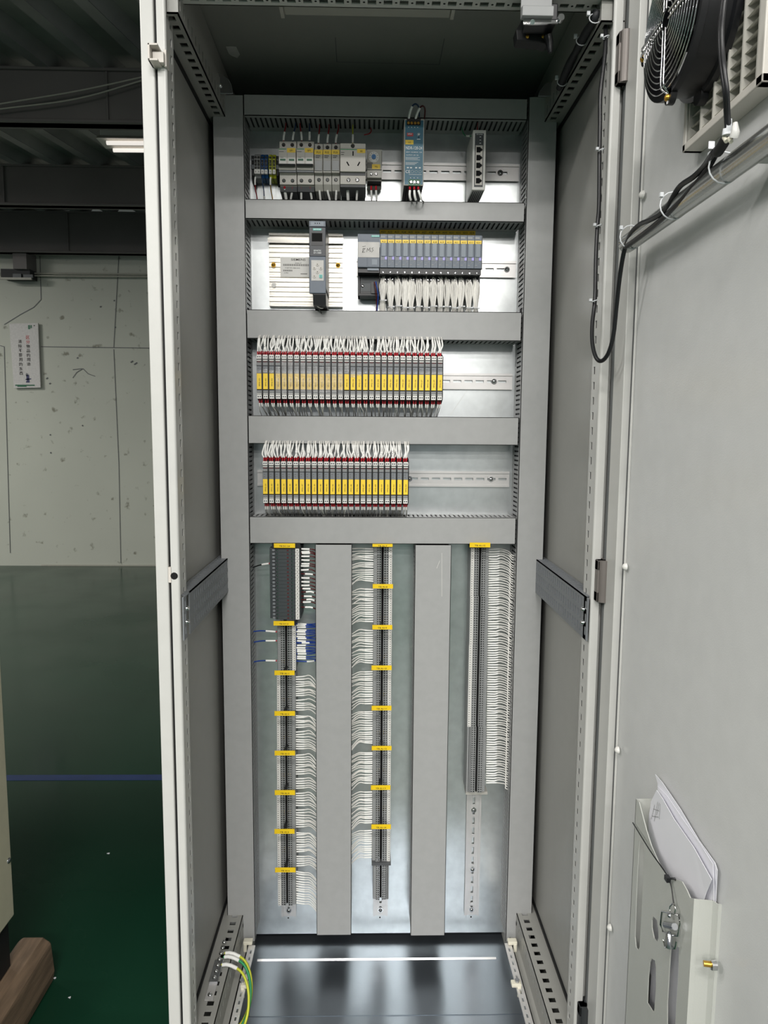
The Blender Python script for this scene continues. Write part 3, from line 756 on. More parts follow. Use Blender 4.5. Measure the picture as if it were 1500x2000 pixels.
F3 = [fuse(613.6, 630.4, 'FU1', 'slim grey fuse holder with yellow tag FU1, next to breaker QF2'), fuse(630.6, 647.2, 'FU2', 'slim grey fuse holder with yellow tag FU2, middle of three'),
      fuse(647.4, 663.6, 'FU3', 'slim grey fuse holder with yellow tag FU3, left of the socket')]
# rail socket ------------------------------------------------------------------------------
D0 = 1.515; x0, x1, _, _ = RC(664, 280, 714.4, 355, D0); yf = Y(D0); yr = yf+.006
zt = A(690, 280, D0).z; zb = A(690, 370, D0+.02).z; za = A(690, 291, D0).z; zc = A(690, 335, D0).z; zd = A(690, 356, D0).z
t = thing('rail_socket', 'white rail mounted power socket with three pin slots and tag XS', 'socket', ((x0+x1)/2, PY, (zt+zb)/2))
mb = MB().prism([(PY-.008, zd-.006), (yr, zd-.002), (yr, zc), (yf, zc), (yf, zt), (PY-.008, zt)], 'x', x0+.0004, x1-.0004); link('housing', mb, 'offwhite', t, bev=.0006)
mb = MB().box(x0+.0006, x1-.0006, yr-.0004, yr+.001, zc-.006, zc); mb.box(x0+.0006, x1-.0006, yr, PY-.008, zb, zd-.003); link('base', mb, 'tgrey_dk', t)
mb = MB(); cx, cz = A(690.5, 318, D0).x, A(690.5, 318, D0).z
for (dx, dz, an) in ((-.001, .014, math.pi/2), (-.0115, -.006, -1.05), (.0105, -.006, 1.05)):
    d = Vector((math.cos(an), 0, math.sin(an)))*.0045; c = Vector((cx+dx, yf-.0002, cz+dz+.004)); mb.line([c-d, c+d], .0024, (0, -1, 0))
link('pin_slot', mb, 'hole', t)
mb = MB(); tagplate(mb, A(697.5, 290, D0).x, x1-.001, za-.0075, za, yf, 'XS', 0, 1); link('name_tag', mb, ['tag_yellow', 'ink'], t)
mb = MB().line([(x0+.001, yf-.0002, za-.001), (x1-.018, yf-.0002, za-.001)], .0015, (0, -1, 0), 0).line([(x0+.002, yf-.0002, za-.007), (x0+.009, yf-.0002, za-.007)], .001, (0, -1, 0), 1).line([(x0+.002, yf-.0002, za-.011), (x0+.008, yf-.0002, za-.011)], .001, (0, -1, 0), 1)
mb.line([(x0+.0006, yf-.0002, za+.001), (x1-.0006, yf-.0002, za+.001)], .0004, (0, -1, 0), 1)
link('print', mb, ['green', 'ink'], t)
for px, py in ((689, 285), (680.5, 349.5), (697.5, 349.5)):
    p = A(px, py, D0); mb = MB(); slotted(mb, (p.x, p.z), .0032, (yf if py < 300 else yr)-.0001, 0, 1); link('screw', mb, ['chrome', 'hole'], t)
link('rail_clip', MB().perf((cx-.005, PY-.012, zb-.010), (1, 0, 0), (0, 0, 1), (0, 1, 0), .011, .012, .002, [(.003, .008, .02, .005, .003)]), 'tgrey_dk', t)
SX = (x0, x1, yr)
# thermostat -------------------------------------------------------------------------------
D0 = 1.548; x0, x1, _, _ = RC(717, 295, 745.6, 350, D0); yf = Y(D0)
zt = A(730, 292, D0).z; zb = A(730, 362, D0+.01).z; zc = A(730, 331, D0).z; zd = A(730, 346, D0).z
t = thing('thermostat', 'small grey thermostat with blue dial and yellow tag in the top row', 'thermostat', ((x0+x1)/2, PY, (zt+zb)/2))
mb = MB().prism([(PY-.008, zb), (yf+.016, zb), (yf+.012, zd-.002), (yf+.003, zd), (yf+.003, zc), (yf, zc), (yf, zt), (PY-.008, zt)], 'x', x0, x1); link('housing', mb, 'lgrey', t, bev=.0006)
mb = MB()
for k in range(14):
    z = zt-.003-k*.0021; mb.box(x1-.0006, x1+.0004, yf, yf+.014, z-.0009, z)
for k in range(7): mb.box(x0+.001+k*.0016, x0+.0018+k*.0016, yf-.0003, yf+.0006, zc+.002, zc+.014)
mb.box(x0+.001, x1-.001, yf+.002, yf+.02, zb+.0005, zb+.006)
link('vent', mb, 'hole', t)
p = A(730, 307, D0)
mb = MB().cyl((p.x, yf, p.z), (p.x, yf-.001, p.z), .0108, 28, 0)
for k in range(9):
    a = -math.pi*.25+k*math.pi*1.5/8; mb.line([(p.x+math.cos(a)*.0072, yf-.0012, p.z+math.sin(a)*.0072), (p.x+math.cos(a)*.0092, yf-.0012, p.z+math.sin(a)*.0092)], .0008, (0, -1, 0), 1)
link('dial_plate', mb, ['white', 'ink'], t)
link('dial', MB().cyl((p.x, yf-.001, p.z), (p.x, yf-.004, p.z), .0046, 20, 0).line([(p.x-.001, yf-.0042, p.z-.003), (p.x+.001, yf-.0042, p.z+.003)], .0012, (0, -1, 0), 1), ['dial_blue', 'term_blue'], t)
q = RC(726.5, 321, 742.5, 330, D0); mb = MB(); tagplate(mb, q[0], q[1], q[2], q[3], yf, 'TS', 0, 1); link('name_tag', mb, ['tag_yellow', 'ink'], t)
for px in (725, 734.5):
    p = A(px, 339, D0); mb = MB(); slotted(mb, (p.x, p.z), .0026, yf+.0029, 0, 1); link('screw', mb, ['chrome', 'hole'], t)

# power supply -----------------------------------------------------------------------------
D0 = 1.476; yf = Y(D0)
x0, x1 = (A(789.6, 233, D0).x+A(788.6, 361, D0).x)/2, (A(829.3, 233, D0).x+A(826.5, 361, D0).x)/2
zt, zb = A(809, 232.5, D0).z, A(808, 362, D0).z; W = x1-x0; H = zt-zb
t = thing('power_supply', 'tall blue fronted power supply with yellow tag V1 in the top row', 'power supply', ((x0+x1)/2, PY, (zt+zb)/2))
mb = MB().box(x0, x1, yf, PY-.010, zb, zt)
link('case', mb, 'offwhite', t, bev=.001)
mb = MB().perf((x0+.002, yf+.004, zb-.0004), (0, 1, 0), (1, 0, 0), (0, 0, 1), PY-.02-yf, W-.004, .001, [(.003+.006*k, .0065+.006*k, .006, .004, .002) for k in range(int((W-.010)/.006))])
mb.box(x0+.001, x1-.001, yf+.003, PY-.012, zb-.0003, zb+.0002, 1)
link('bottom_grille', mb, ['black', 'hole'], t)
mb = MB().box(x0+W*.045, x1-W*.045, yf-.0008, yf, zb+H*.012, zt-H*.02); fp = link('front_label', mb, 'psu_blue', t)
def PP(u, v): return (x0+W*u, yf-.0010, zt-H*v)
mb = MB()
mb.text('NDR-120-24', PP(.5, .437), .0058, 0, w=W*.82)
mb.text('INPUT: 100-240VAC  2.5A', PP(.5, .50), .0022, 0, w=W*.80); mb.text('OUTPUT: 24V  5A', PP(.42, .545), .0022, 0, w=W*.62)
for k in range(3): mb.line([PP(.08, .58+.018*k), PP(.80-.1*(k % 2), .58+.018*k)], .0007, (0, -1, 0), 0)
for k in range(3): mb.line([PP(.08, .655+.016*k), PP(.72-.08*k, .655+.016*k)], .0007, (0, -1, 0), 0)
mb.text('CE', PP(.2, .795), .0058, 0)
for u in (.42, .62, .82):
    c = PP(u, .795); mb.tube([(c[0]+.0028*math.cos(a*.785), c[1], c[2]+.0028*math.sin(a*.785)) for a in range(8)], .0003, 4, 0, closed=True)
for u in (.2, .36, .62, .8): mb.line([PP(u-.05, .735), PP(u+.05, .735)], .0024, (0, -1, 0), 0)
mb.line([PP(.25, .838), PP(.9, .838)], .0007, (0, -1, 0), 0)
for u in (.22, .37, .52, .67): mb.line([PP(u-.02, .128), PP(u+.02, .128)], .0014, (0, -1, 0), 0)
for u in (.34, .52, .7): mb.line([PP(u-.02, .888), PP(u+.02, .888)], .0014, (0, -1, 0), 0)
mb.line([PP(.64, .305), PP(.82, .305)], .0012, (0, -1, 0), 0)
c = PP(.73, .235); mb.tube([(c[0]+.0030*math.cos(a*.6), c[1], c[2]+.0030*math.sin(a*.6)) for a in range(8)], .0003, 4, 0)
link('print', mb, 'ink_white', fp)
link('logo', MB().box(PP(.14, 0)[0], PP(.45, 0)[0], yf-.0012, yf-.0009, PP(0, .262)[2], PP(0, .212)[2], 0).text('MW', (PP(.295, 0)[0], yf-.0014, PP(0, .232)[2]), .0034, 1), ['red', 'ink_white'], fp)
mb = MB(); tagplate(mb, PP(.06, 0)[0], PP(.47, 0)[0], PP(0, .385)[2], PP(0, .318)[2], yf-.0008, 'V1', 0, 1); link('name_tag', mb, ['tag_yellow', 'ink'], t)
link('adjuster', MB().cyl(PP(.73, .235), (PP(.73, 0)[0], yf-.002, PP(0, .235)[2]), .0017, 12, 0).disc(PP(.73, .275), .0012, m=1), ['ink_white', 'hole'], t)
tp = link('output_terminals', MB().box(PP(.12, 0)[0], PP(.82, 0)[0], yf-.0012, yf+.004, PP(0, .098)[2], zt+.0005), 'black', t)
for u in (.21, .37, .54, .70):
    mb = MB(); slotted(mb, (PP(u, 0)[0], PP(0, .066)[2]), .0028, yf-.0013, 0, 1, .3); link('screw', mb, ['brass', 'hole'], tp)
bt = link('input_terminals', MB().box(PP(.24, 0)[0], PP(.84, 0)[0], yf-.0014, yf+.004, zb-.0006, PP(0, .912)[2]), 'term_green', t)
for u in (.36, .54, .72):
    mb = MB(); slotted(mb, (PP(u, 0)[0], PP(0, .955)[2]), .0028, yf-.0015, 0, 1, .3); link('screw', mb, ['chrome', 'hole'], bt)
# its five wires
for k, (pts, col, lab) in enumerate((
        (((798, 236), (800, 222), (805, 208), (812, 203), (818, 210), (819, 228)), 'wire_dblue', 'blue wire looping over the top duct from the blue power supply'),
        (((811, 236), (814, 224), (820, 211), (826, 207), (830, 214), (829, 232)), 'wire_maroon', 'dark red wire looping over the top duct from the blue power supply'))):
    P = [A(x, y, D) for (x, y), D in zip(pts, (1.478, 1.474, 1.470, 1.474, 1.49, 1.51))]
    wire('wire', P, .0016, col, lab, sleeve=(.04, .40), ferrule=(0, .04), sr=1.5)
for k, (px, q) in enumerate(((800.5, 801), (809, 811), (817, 822))):
    P = [A(px, 364, 1.480), A(px+.2, 372, 1.478), A(q-1, 382, 1.478), A(q+1, 390, 1.484), A(q+(3 if k < 2 else 5), 394, 1.500), A(q+(3 if k < 2 else 4), 397, 1.53)]
    wire('wire', P, .0015, 'black', '%s black wire with white sleeve under the blue power supply' % ('left', 'middle', 'right')[k], sleeve=(.2, .62), ferrule=(.02, .17), sr=1.6)

# network switch ---------------------------------------------------------------------------
D0 = 1.490; yf = Y(D0)
xa, xb_ = A(924, 254, D0).x, A(950, 254, D0).x; xc_, xd_ = A(921.5, 371, D0).x, A(947, 371, D0).x
x0, x1 = (xa+xc_)/2, (xb_+xd_)/2; zt, zb = A(937, 253.5, D0).z, A(934, 371, D0).z; W = x1-x0; H = zt-zb
t = thing('network_switch', 'slim white network switch with five ports in a column, top right of the cabinet', 'network switch', ((x0+x1)/2, PY, (zt+zb)/2))
mb = MB().box(x0, x1, yf, PY-.012, zb, zt); link('case', mb, 'white', t, bev=.0015)
mb = MB()
for k in range(6): mb.box(x0+.003+k*.0038, x0+.0052+k*.0038, yf+.006, PY-.016, zb-.0003, zb+.0008)
link('vent', mb, 'dgrey', t)
mb = MB().box(x0+W*.16, x1-W*.18, yf-.0006, yf, zb+H*.05, zt-H*.06); pn = link('face_plate', mb, 'dgrey', t)
mb = MB().box(x0+W*.22, x1-W*.24, yf-.0010, yf-.0006, zb+H*.08, zt-H*.26); link('port_frame', mb, 'offwhite', pn)
mb = MB().text('TP-LINK', (x0+W*.5, yf-.0009, zt-H*.08), .0020, 0, w=W*.5)
for k in range(3): mb.line([(x0+W*.5, yf-.0009, zt-H*(.12+.052*k)), (x0+W*.62, yf-.0009, zt-H*(.12+.052*k))], .0012, (0, -1, 0), 0)
link('print', mb, ['ink_white'], pn)
for k, py in enumerate((293, 308.5, 323.5, 339, 353.5)):
    z = A(937, py, D0).z; xm = x0+W*.49
    mb = MB().box(xm-W*.20, xm+W*.10, yf-.0014, yf+.0, z-.0052, z+.0052).box(xm+W*.10, xm+W*.19, yf-.0014, yf, z-.003, z+.003).box(xm+W*.19, xm+W*.24, yf-.0014, yf, z-.0015, z+.0015)
    link('port', mb, 'hole', t)
wire('wire', [A(902, 249, 1.545), A(904, 258, 1.54), A(909, 265, 1.535), A(914.5, 265.5, 1.52), A(922, 266, 1.51)], .0009, 'green', 'thin green wire curling into the left side of the network switch', sleeve=(.62, .86), sr=2)
wire('wire', [A(933, 240, 1.53), A(932.5, 248, 1.505), A(932, 256, 1.50)], .0010, 'wire_red', 'short red wire entering the top of the network switch')

# wires above and below the breakers ---------------------------------------------------------
def vert_wires(lst, top):
    for (px, dx, col, cn, lab) in lst:
        if top:
            zdev = 276 if px < 613 else 281
            P = [A(px, zdev, 1.548), A(px, zdev-8, 1.546), A(px+dx*.5, zdev-20, 1.546), A(px+dx, zdev-29, 1.55), A(px+dx, zdev-41, 1.56)]
            wire('wire', P, .0014 if 'thick' not in lab else .002, col, lab, sleeve=(.06, .46), sr=1.7)
        else:
            zdev = 362 if px < 613 else 364
            P = [A(px, zdev, 1.545), A(px, zdev+8, 1.542), A(px+dx*.5, zdev+18, 1.545), A(px+dx, zdev+28, 1.55), A(px+dx, zdev+40, 1.56)]
            wire('wire', P, .0014 if 'thick' not in lab else .002, col, lab, sleeve=(.24, .72), ferrule=(0, .24), sr=1.6)
vert_wires([(554, 4, 'wire_red', 'red', 'red wire at the top left screw of breaker QF1'), (572, 5, 'wire_dblue', 'blue', 'blue wire at the top right screw of breaker QF1'),
            (589, -3, 'wire_red', 'red', 'red wire at the top left screw of breaker QF2'), (604.5, 0, 'wire_dblue', 'blue', 'blue wire at the top right screw of breaker QF2'),
            (622, 2, 'wire_red', 'red', 'red wire above fuse holder FU1'), (639.5, 3, 'wire_red', 'red', 'red wire above fuse holder FU2'),
            (656, 5, 'wire_red', 'red', 'red wire above fuse holder FU3'), (689, 0, 'yg', 'yellow', 'yellow-green wire above the power socket')], True)
vert_wires([(556, 3, 'wire_white', 'w', 'thick white wire under the left pole of breaker QF1'), (571, -3, 'wire_white', 'w', 'white wire under the right pole of breaker QF1'),
            (588.5, 0, 'black', 'b', 'black wire under the left pole of breaker QF2'), (606, 3, 'black', 'b', 'black wire under the right pole of breaker QF2'),
            (624, 2, 'black', 'b', 'black wire under fuse holder FU1'), (639.5, 5, 'black', 'b', 'black wire under fuse holder FU2'), (657, -1, 'wire_maroon', 'm', 'dark red wire under fuse holder FU3'),
            (679, 1, 'wire_white', 'w', 'thick white wire under the left pole of the power socket'), (697.5, -1, 'black', 'b', 'black wire under the right pole of the power socket'),
            (725, 1, 'wire_maroon', 'm', 'left dark red wire under the thermostat'), (734.5, 1, 'wire_maroon', 'm', 'right dark red wire under the thermostat')], False)
wire('wire', [A(724, 250, 1.56), A(725, 256, 1.555), A(721, 261, 1.552), A(711, 263.5, 1.55)], .0013, 'wire_red', 'loose red wire end poking from the duct above the thermostat')

# ================================================================== CONTROLLER ROW
# ribbed aluminium profile with name plate
D0 = 1.580; x0, x1, z0, z1 = RC(525.6, 455, 669.3, 599, D0); yf = Y(D0)
t = thing('controller_rail', 'wide ribbed aluminium profile with a name plate behind the black controller', 'mounting profile', ((x0+x1)/2, PY, z0))
pts = [(PY, z0), (yf, z0)]
n = 30
for k in range(n):
    z = z0+(z1-z0)*(k+.5)/n; dpt = .0022*(1 if k % 2 else -.2)
    if k in (25, 26): dpt = .007
    if k in (28,): dpt = .008
    pts.append((yf+dpt, z-.002)); pts.append((yf+dpt, z+.002))
pts += [(yf, z1), (PY, z1)]
link('profile', MB().prism(pts, 'x', x0, x1), 'alu', t)
link('profile', MB().box(x0-.002, x1+.002, yf-.002, yf+.001, z0+(z1-z0)*.86, z0+(z1-z0)*.93), 'alu', t)
a0, a1, b0, b1 = RC(547.6, 502, 604, 541, D0-.003)
mb = MB().box(a0, a1, yf-.003, yf-.0022, b0, b1)
yy = yf-.0032; aw = a1-a0; bh = b1-b0
mb.text('SIEMENS', (a0+aw*.62, yy, b1-bh*.13), .0048, 1, w=aw*.5); mb.text('Simatic S7', (a0+aw*.62, yy, b1-bh*.30), .0024, 1)
for k in range(34): mb.line([(a0+aw*(.11+.026*k), yy, b1-bh*.35), (a0+aw*(.11+.026*k), yy, b1-bh*.45)], .0006 if k % 3 else .0011, (0, -1, 0), 1)
mb.text('1P 6ES7 590-1AB60-0AA0', (a0+aw*.42, yy, b1-bh*.55), .0022, 1)
for k in range(13): mb.line([(a0+aw*(.11+.024*k), yy, b1-bh*.64), (a0+aw*(.11+.024*k), yy, b1-bh*.72)], .0006 if k % 3 else .0011, (0, -1, 0), 1)
mb.text('S VPH1', (a0+aw*.2, yy, b1-bh*.80), .0022, 1); mb.line([(a0+aw*.7, yy, b1-bh*.84), (a0+aw*.93, yy, b1-bh*.84)], .0012, (0, -1, 0), 1)
link('name_plate', mb, ['white', 'ink'], t)
for px, py in ((534.3, 517.8), (660.3, 518.4)):
    p = A(px, py, D0); link('screw', MB().cyl((p.x, yf-.0005, p.z), (p.x, yf-.002, p.z), .0052, 16, 0).dome((p.x, yf-.002, p.z), .0042, .0025).line([(p.x-.002, yf-.0048, p.z-.001), (p.x+.002, yf-.0048, p.z+.001)], .001, (0, -1, 0), 1), ['brass', 'hole'], t)
p = A(535, 557, D0); link('blind_hole', MB().disc((p.x, yf-.001, p.z), .005, n=14), 'white', t)
# controller
D0 = 1.466; yf = Y(D0)
x0, x1 = (A(603, 433, D0).x+A(604.5, 572, D0).x)/2, (A(636, 433, D0).x+A(636.8, 572, D0).x)/2
zt, zb = A(620, 432, D0).z, A(620, 573, D0).z; W = x1-x0; H = zt-zb
t = thing('controller', 'dark tall controller module with keypad hanging on the ribbed profile', 'controller', ((x0+x1)/2, PY, zb))
yb_ = Y(1.577)
link('body', MB().box(x0, x1, yf+.004, yb_, zb+.012, zt-.002), 'siemens_dk', t, bev=.001)
link('front_upper', MB().box(x0, x1, yf, yf+.006, zt-H*.485, zt-H*.08), 'siemens_dk', t, bev=.001)
link('front_cap', MB().box(x0+.0005, x1-.0005, yf-.001, yf+.006, zt-H*.075, zt, 0).box(x0+.004, x1-.004, yf-.0014, yf-.001, zt-H*.066, zt-H*.008, 1).line([(x0+W*.35, yf-.0016, zt-H*.032), (x0+W*.40, yf-.0016, zt-H*.032)], .0018, (0, -1, 0), 2)
     .line([(x0+W*.48, yf-.0016, zt-H*.032), (x0+W*.53, yf-.0016, zt-H*.032)], .0018, (0, -1, 0), 2).line([(x0+W*.61, yf-.0016, zt-H*.032), (x0+W*.66, yf-.0016, zt-H*.032)], .0018, (0, -1, 0), 2), ['siemens', 'siemens_lt', 'hole'], t)
link('logo', MB().box(x0+W*.24, x0+W*.74, yf-.0006, yf, zt-H*.128, zt-H*.10, 0).text('SIEMENS', (x0+W*.49, yf-.0008, zt-H*.114), .0022, 1, w=W*.42), ['teal', 'ink_white'], t)
link('display', MB().box(x0+W*.13, x0+W*.83, yf-.0008, yf, zt-H*.335, zt-H*.155, 0).box(x0+W*.17, x0+W*.79, yf-.0010, yf-.0008, zt-H*.28, zt-H*.165, 1), ['black', 'hole'], t)
link('print', MB().text('SIMATIC', (x0+W*.5, yf-.0003, zt-H*.405), .0032, 0, w=W*.46).text('S7-1500', (x0+W*.5, yf-.0003, zt-H*.436), .0032, 0, w=W*.46), ['ink_white'], t)
link('front_lower', MB().box(x0, x1, yf-.001, yf+.008, zb, zt-H*.485), 'siemens', t, bev=.0012)
kp = link('keypad', MB().box(x0+W*.13, x0+W*.87, yf-.0018, yf-.001, zb+H*.175, zt-H*.54), 'paper_label', t)
for (u, v) in ((.5, .60), (.31, .652), (.70, .652), (.5, .705), (.31, .765), (.70, .765)):
    mb = MB().cyl((x0+W*u, yf-.0018, zt-H*v), (x0+W*u, yf-.0032, zt-H*v), .0031, 16, 0); mb.disc((x0+W*u, yf-.0033, zt-H*v), .0012, m=1)
    if (u, v) == (.70, .765): mb.box(x0+W*u-.003, x0+W*u+.003, yf-.0034, yf-.0032, zt-H*v-.003, zt-H*v+.003, 0)
    link('key', mb, ['offwhite' if v < .7 or u < .6 else 'teal', 'ink_soft'], kp)
link('plug', MB().prism([(yf+.006, zb-.022), (yf+.002, zb-.002), (yf+.002, zb+.004), (yb_-.02, zb+.004), (yb_-.02, zb-.022)], 'x', x0+W*.22, x1), 'black', t)
for k, (pts, col, lab) in enumerate((
        (((618, 590), (623, 595), (628, 597), (634, 600)), 'wire_white', 'upper white wire curling from the black plug below the controller'),
        (((617, 588), (620, 598), (627, 602), (632, 601)), 'wire_white', 'lower white wire curling from the black plug below the controller'),
        (((614, 586), (618, 597), (624, 605), (628, 612)), 'black', 'black wire running down from the plug below the controller'))):
    wire('wire', [A(x, y, 1.475+.012*i) for i, (x, y) in enumerate(pts)], .0013, col, lab)
# interface module and fourteen slim modules ---------------------------------------------------
D0 = 1.515; yf = Y(D0); x0, x1, z0, z1 = RC(698.6, 457, 742, 522, D0)
zb2 = A(720, 578, 1.545).z; W = x1-x0
t = thing('interface_module', 'wide blue-grey interface module with a handwritten EMS paper label', 'interface module', ((x0+x1)/2, PY, zb2))
link('body', MB().box(x0, x1-.0004, yf, PY-.01, z0, z1).box(x0+.0, x0+W*.42, yf-.0006, yf, z0+.001, z1-.012).box(x0+W*.45, x1-.001, yf-.0006, yf, z0+.001, z1-.012), 'siemens', t, bev=.0006)
link('logo', MB().box(x0+W*.62, x1-.001, yf-.001, yf, z1-.006, z1-.0025, 0).text('SIEMENS', (x0+W*.80, yf-.0012, z1-.0042), .0020, 1, w=W*.3), ['teal', 'ink_white'], t)
a0, a1, b0, b1 = RC(699.2, 473, 740.8, 503, D0)
mb = MB().box(a0, a1, yf-.0014, yf-.0008, b0, b1, 0)
mm = (a0+a1)/2; zz = (b0+b1)/2; yy = yf-.0017
for st in ([(-.013, .006), (-.006, .007)], [(-.0125, .001), (-.007, .0025), (-.0095, -.0005), (-.013, -.006), (-.007, -.0045)], [(-.011, .0035), (-.013, -.006)],
           [(-.004, -.005), (-.0025, .003), (-.0005, -.002), (.003, .004), (.0025, -.004)], [(.0035, -.004), (.005, -.002)], [(.010, .004), (.0065, .0025), (.0095, -.001), (.006, -.005)]):
    mb.line([(mm+a, yy, zz+b) for a, b in st], .0007, (0, -1, 0), 1)
link('paper_label', mb, ['paper_label', 'ink'], t)
link('data_code', MB().box(x0+W*.64, x0+W*.88, yf-.0009, yf-.0006, z0+.005, z0+.016), 'siemens_lt', t)
link('lower_shell', MB().box(x0, x1-.0004, yf+.006, PY-.01, z0-.010, z0).box(x0, x0+W*.10, yf+.030, PY-.01, zb2, z0-.010).box(x0+W*.10, x1-.0004, yf+.034, PY-.01, zb2+.004, z0-.010).box(x0, x1, yf+.028, PY-.01, zb2, zb2+.005), 'black', t, bev=.0005)
link('latch', MB().box(x0+W*.44, x1-.002, yf+.003, yf+.006, z0-.0055, z0-.001), 'siemens_lt', t)
link('inner_plate', MB().box(x0+W*.14, x1-.004, yf+.0335, yf+.034, zb2+.010, z0-.013), 'dgrey', t)
p = A(708, 558.5, 1.549); link('screw', MB().cyl((p.x, yf+.0335, p.z), (p.x, yf+.0325, p.z), .0032, 12, 1).disc((p.x, yf+.0324, p.z), .0014, m=0), ['chrome', 'hole'], t)
link('power_plug', MB().box(A(725, 550, 1.54).x, A(739, 550, 1.54).x, yf+.024, yf+.034, A(725, 573, 1.54).z, A(725, 551, 1.54).z), 'black', t)
wire('wire', [A(731, 551, 1.532), A(733, 561, 1.528), A(734.5, 575, 1.53), A(735.5, 590, 1.54), A(735, 612, 1.55)], .0013, 'wire_maroon', 'dark red wire plugged in left of the white wire bundles')
wire('wire', [A(734, 550, 1.530), A(736, 560, 1.526), A(738.5, 575, 1.53), A(737.5, 592, 1.54), A(736, 612, 1.55)], .0013, 'wire_blue', 'blue wire plugged in left of the white wire bundles')

pitch = (A(941, 490, D0).x-A(742.6, 490, D0).x)/14.0; XM = A(742.6, 490, D0).x
zbase = A(840, 578, 1.545).z
def io_module(i):
    xa = XM+pitch*i; e = .0004; xb = xa+pitch-e; w = xb-xa; H = z1-z0
    t = thing('plug_module', 'x', 'plug module', (xa, PY, zbase), 'fourteen slim blue-grey plug modules')
    link('body', MB().box(xa, xb, yf, PY-.02, z0, z1), 'siemens', t, bev=.0004)
    link('front_bulge', MB().box(xa+.0022, xb-.0022, yf-.0018, yf, z0+H*.33, z1-H*.26), 'siemens_lt', t, bev=.001)
    mb = MB().box(xa+w*.06, xb-w*.30, yf-.0005, yf, z1-.0075, z1-.0035, 0)
    mb.line([(xa+w*.1, yf-.0006, z0+.006), (xa+w*.4, yf-.0006, z0+.006)], .0011, (0, -1, 0), 0)
    for k in range(3): mb.line([(xa+w*(.16+.17*k), yf-.0006, z0+H*.22), (xa+w*(.16+.17*k), yf-.0006, z0+H*.33)], .0011, (0, -1, 0), 0)
    mb.line([(xa+w*.62, yf-.0006, z0+.010), (xa+w*.78, yf-.0006, z0+.014)], .0006, (0, -1, 0), 0)
    mb.line([(xa+w*.15, yf-.0006, z1-.0128), (xa+w*.5, yf-.0006, z1-.0128)], .0009, (0, -1, 0), 0)
    link('print', mb, ['tgrey', 'ink'], t)
    link('color_code', MB().box(xb-w*.36, xb-.0005, yf-.0008, yf, z0+H*.235, z0+H*.325), 'purple', t)
    link('base_unit', MB().box(xa-.0002, xb+.0002, yf+.004, PY-.01, z0-.012, z0-.0003).box(xa, xb, yf+.028, PY-.01, zbase, z0-.012), 'black', t)
    mb = MB().disc((xa+w*.42, yf+.0039, z0-.0085), .0012, m=0)
    for r in range(3):
        for k in range(3): mb.disc((xa+w*(.22+.28*k), yf+.0279, z0-.018-.006*r), .0011, m=0, n=8)
    link('contact', mb, ['chrome'], t)
    return t, xa, xb
for i in range(14):
    t, xa, xb = io_module(i)
    t['label'] = 'slim blue-grey plug module with purple square and yellow tag %s' % A2[i]
    w = xb-xa; zc = A(800, 472.5, D0).z
    mb = MB().prism([(xa+w*.03, zc+.0038), (xa+w*.07, zc-.003), (xb-w*.07, zc-.003), (xb-w*.03, zc+.0038)], 'y', yf-.0014, yf-.0004, 0)
    mb.text(A2[i], ((xa+xb)/2, yf-.0017, zc-.0002), .0030, 1, w=min(w*.62, .009))
    link('name_tag', mb, ['tag_yellow', 'ink'], t)
link_o = link('end_module', MB().box(XM+pitch*14, XM+pitch*14+.0016, yf+.003, PY-.02, z0, z1).box(XM+pitch*14, XM+pitch*14+.0016, yf+.028, PY-.01, zbase+.006, z0), 'siemens_dk', org=(XM+pitch*14, PY, z0)); tag(link_o, 'thin dark end piece closing the right end of the plug modules', 'end module')
# printed yellow strip above them
a0, a1, b0, b1 = RC(741.5, 448.8, 928.5, 457.2, 1.590)
mb = MB().box(a0, a1, Y(1.590), PY, b0, b1, 0)
for i in range(14): mb.text(A2[i], (a0+(a1-a0)*(i+.5)/14, Y(1.590)-.0003, (b0+b1)/2-.001), .0038, 1, w=.0095)
o = link('marker_strip', mb, ['tag_yellow', 'ink'], org=(a0, PY, b0)); tag(o, 'long yellow printed strip stuck on the plate above the plug modules', 'label strip')
# fourteen white bundles
rng = random.Random(3)
for i in range(14):
    xa = XM+pitch*i; w = pitch; cx = xa+w*.5+rng.uniform(-.001, .001); n = rng.choice((7, 8, 9))
    ztop = A(800, 537, 1.53).z; zlow = A(800, 613, 1.53).z; ztie = A(800, 588 if i == 0 else rng.uniform(598, 604), 1.53).z
    mb = MB(); tx = cx+rng.uniform(-.001, .001)
    for k in range(n):
        u = (k/(n-1)-.5); x_ = xa+w*(.16+.68*rng.random()); yb0 = yf+.02+rng.uniform(0, .008)
        bulge = u*w*.98
        P = spl([(xa+w*(.2+.6*((k*3) % n)/(n-1)), yf+.028, ztop-rng.uniform(0, .012)), (cx+bulge*.75, yb0-.006, ztop-.016), (cx+bulge, yb0-.010+abs(u)*.01, (ztop+ztie)/2+.002), (tx+bulge*.45, yb0-.006, ztie+.004),
                 (tx+u*.009, yb0-.004, ztie-.004), (tx+u*.012, yb0+.006, zlow-.004)], 4)
        mb.tube(P, .00135, 6)
    o = link('wire_bundle', mb, 'wire_white', org=(cx, yf, zlow))
    tag(o, 'white wire bundle tied below the plug module tagged %s' % A2[i], 'wire bundle', 'white wire bundles under the plug modules')
    link('cable_tie', MB().tube([(tx+math.cos(a)*.0062, yf+.016+math.sin(a)*.0065, ztie+.0006*math.sin(2*a)) for a in [k*math.pi/6 for k in range(12)]], .0009, 6, closed=True).box(tx+.004, tx+.008, yf+.009, yf+.0125, ztie-.001, ztie+.0015), 'tie', o)
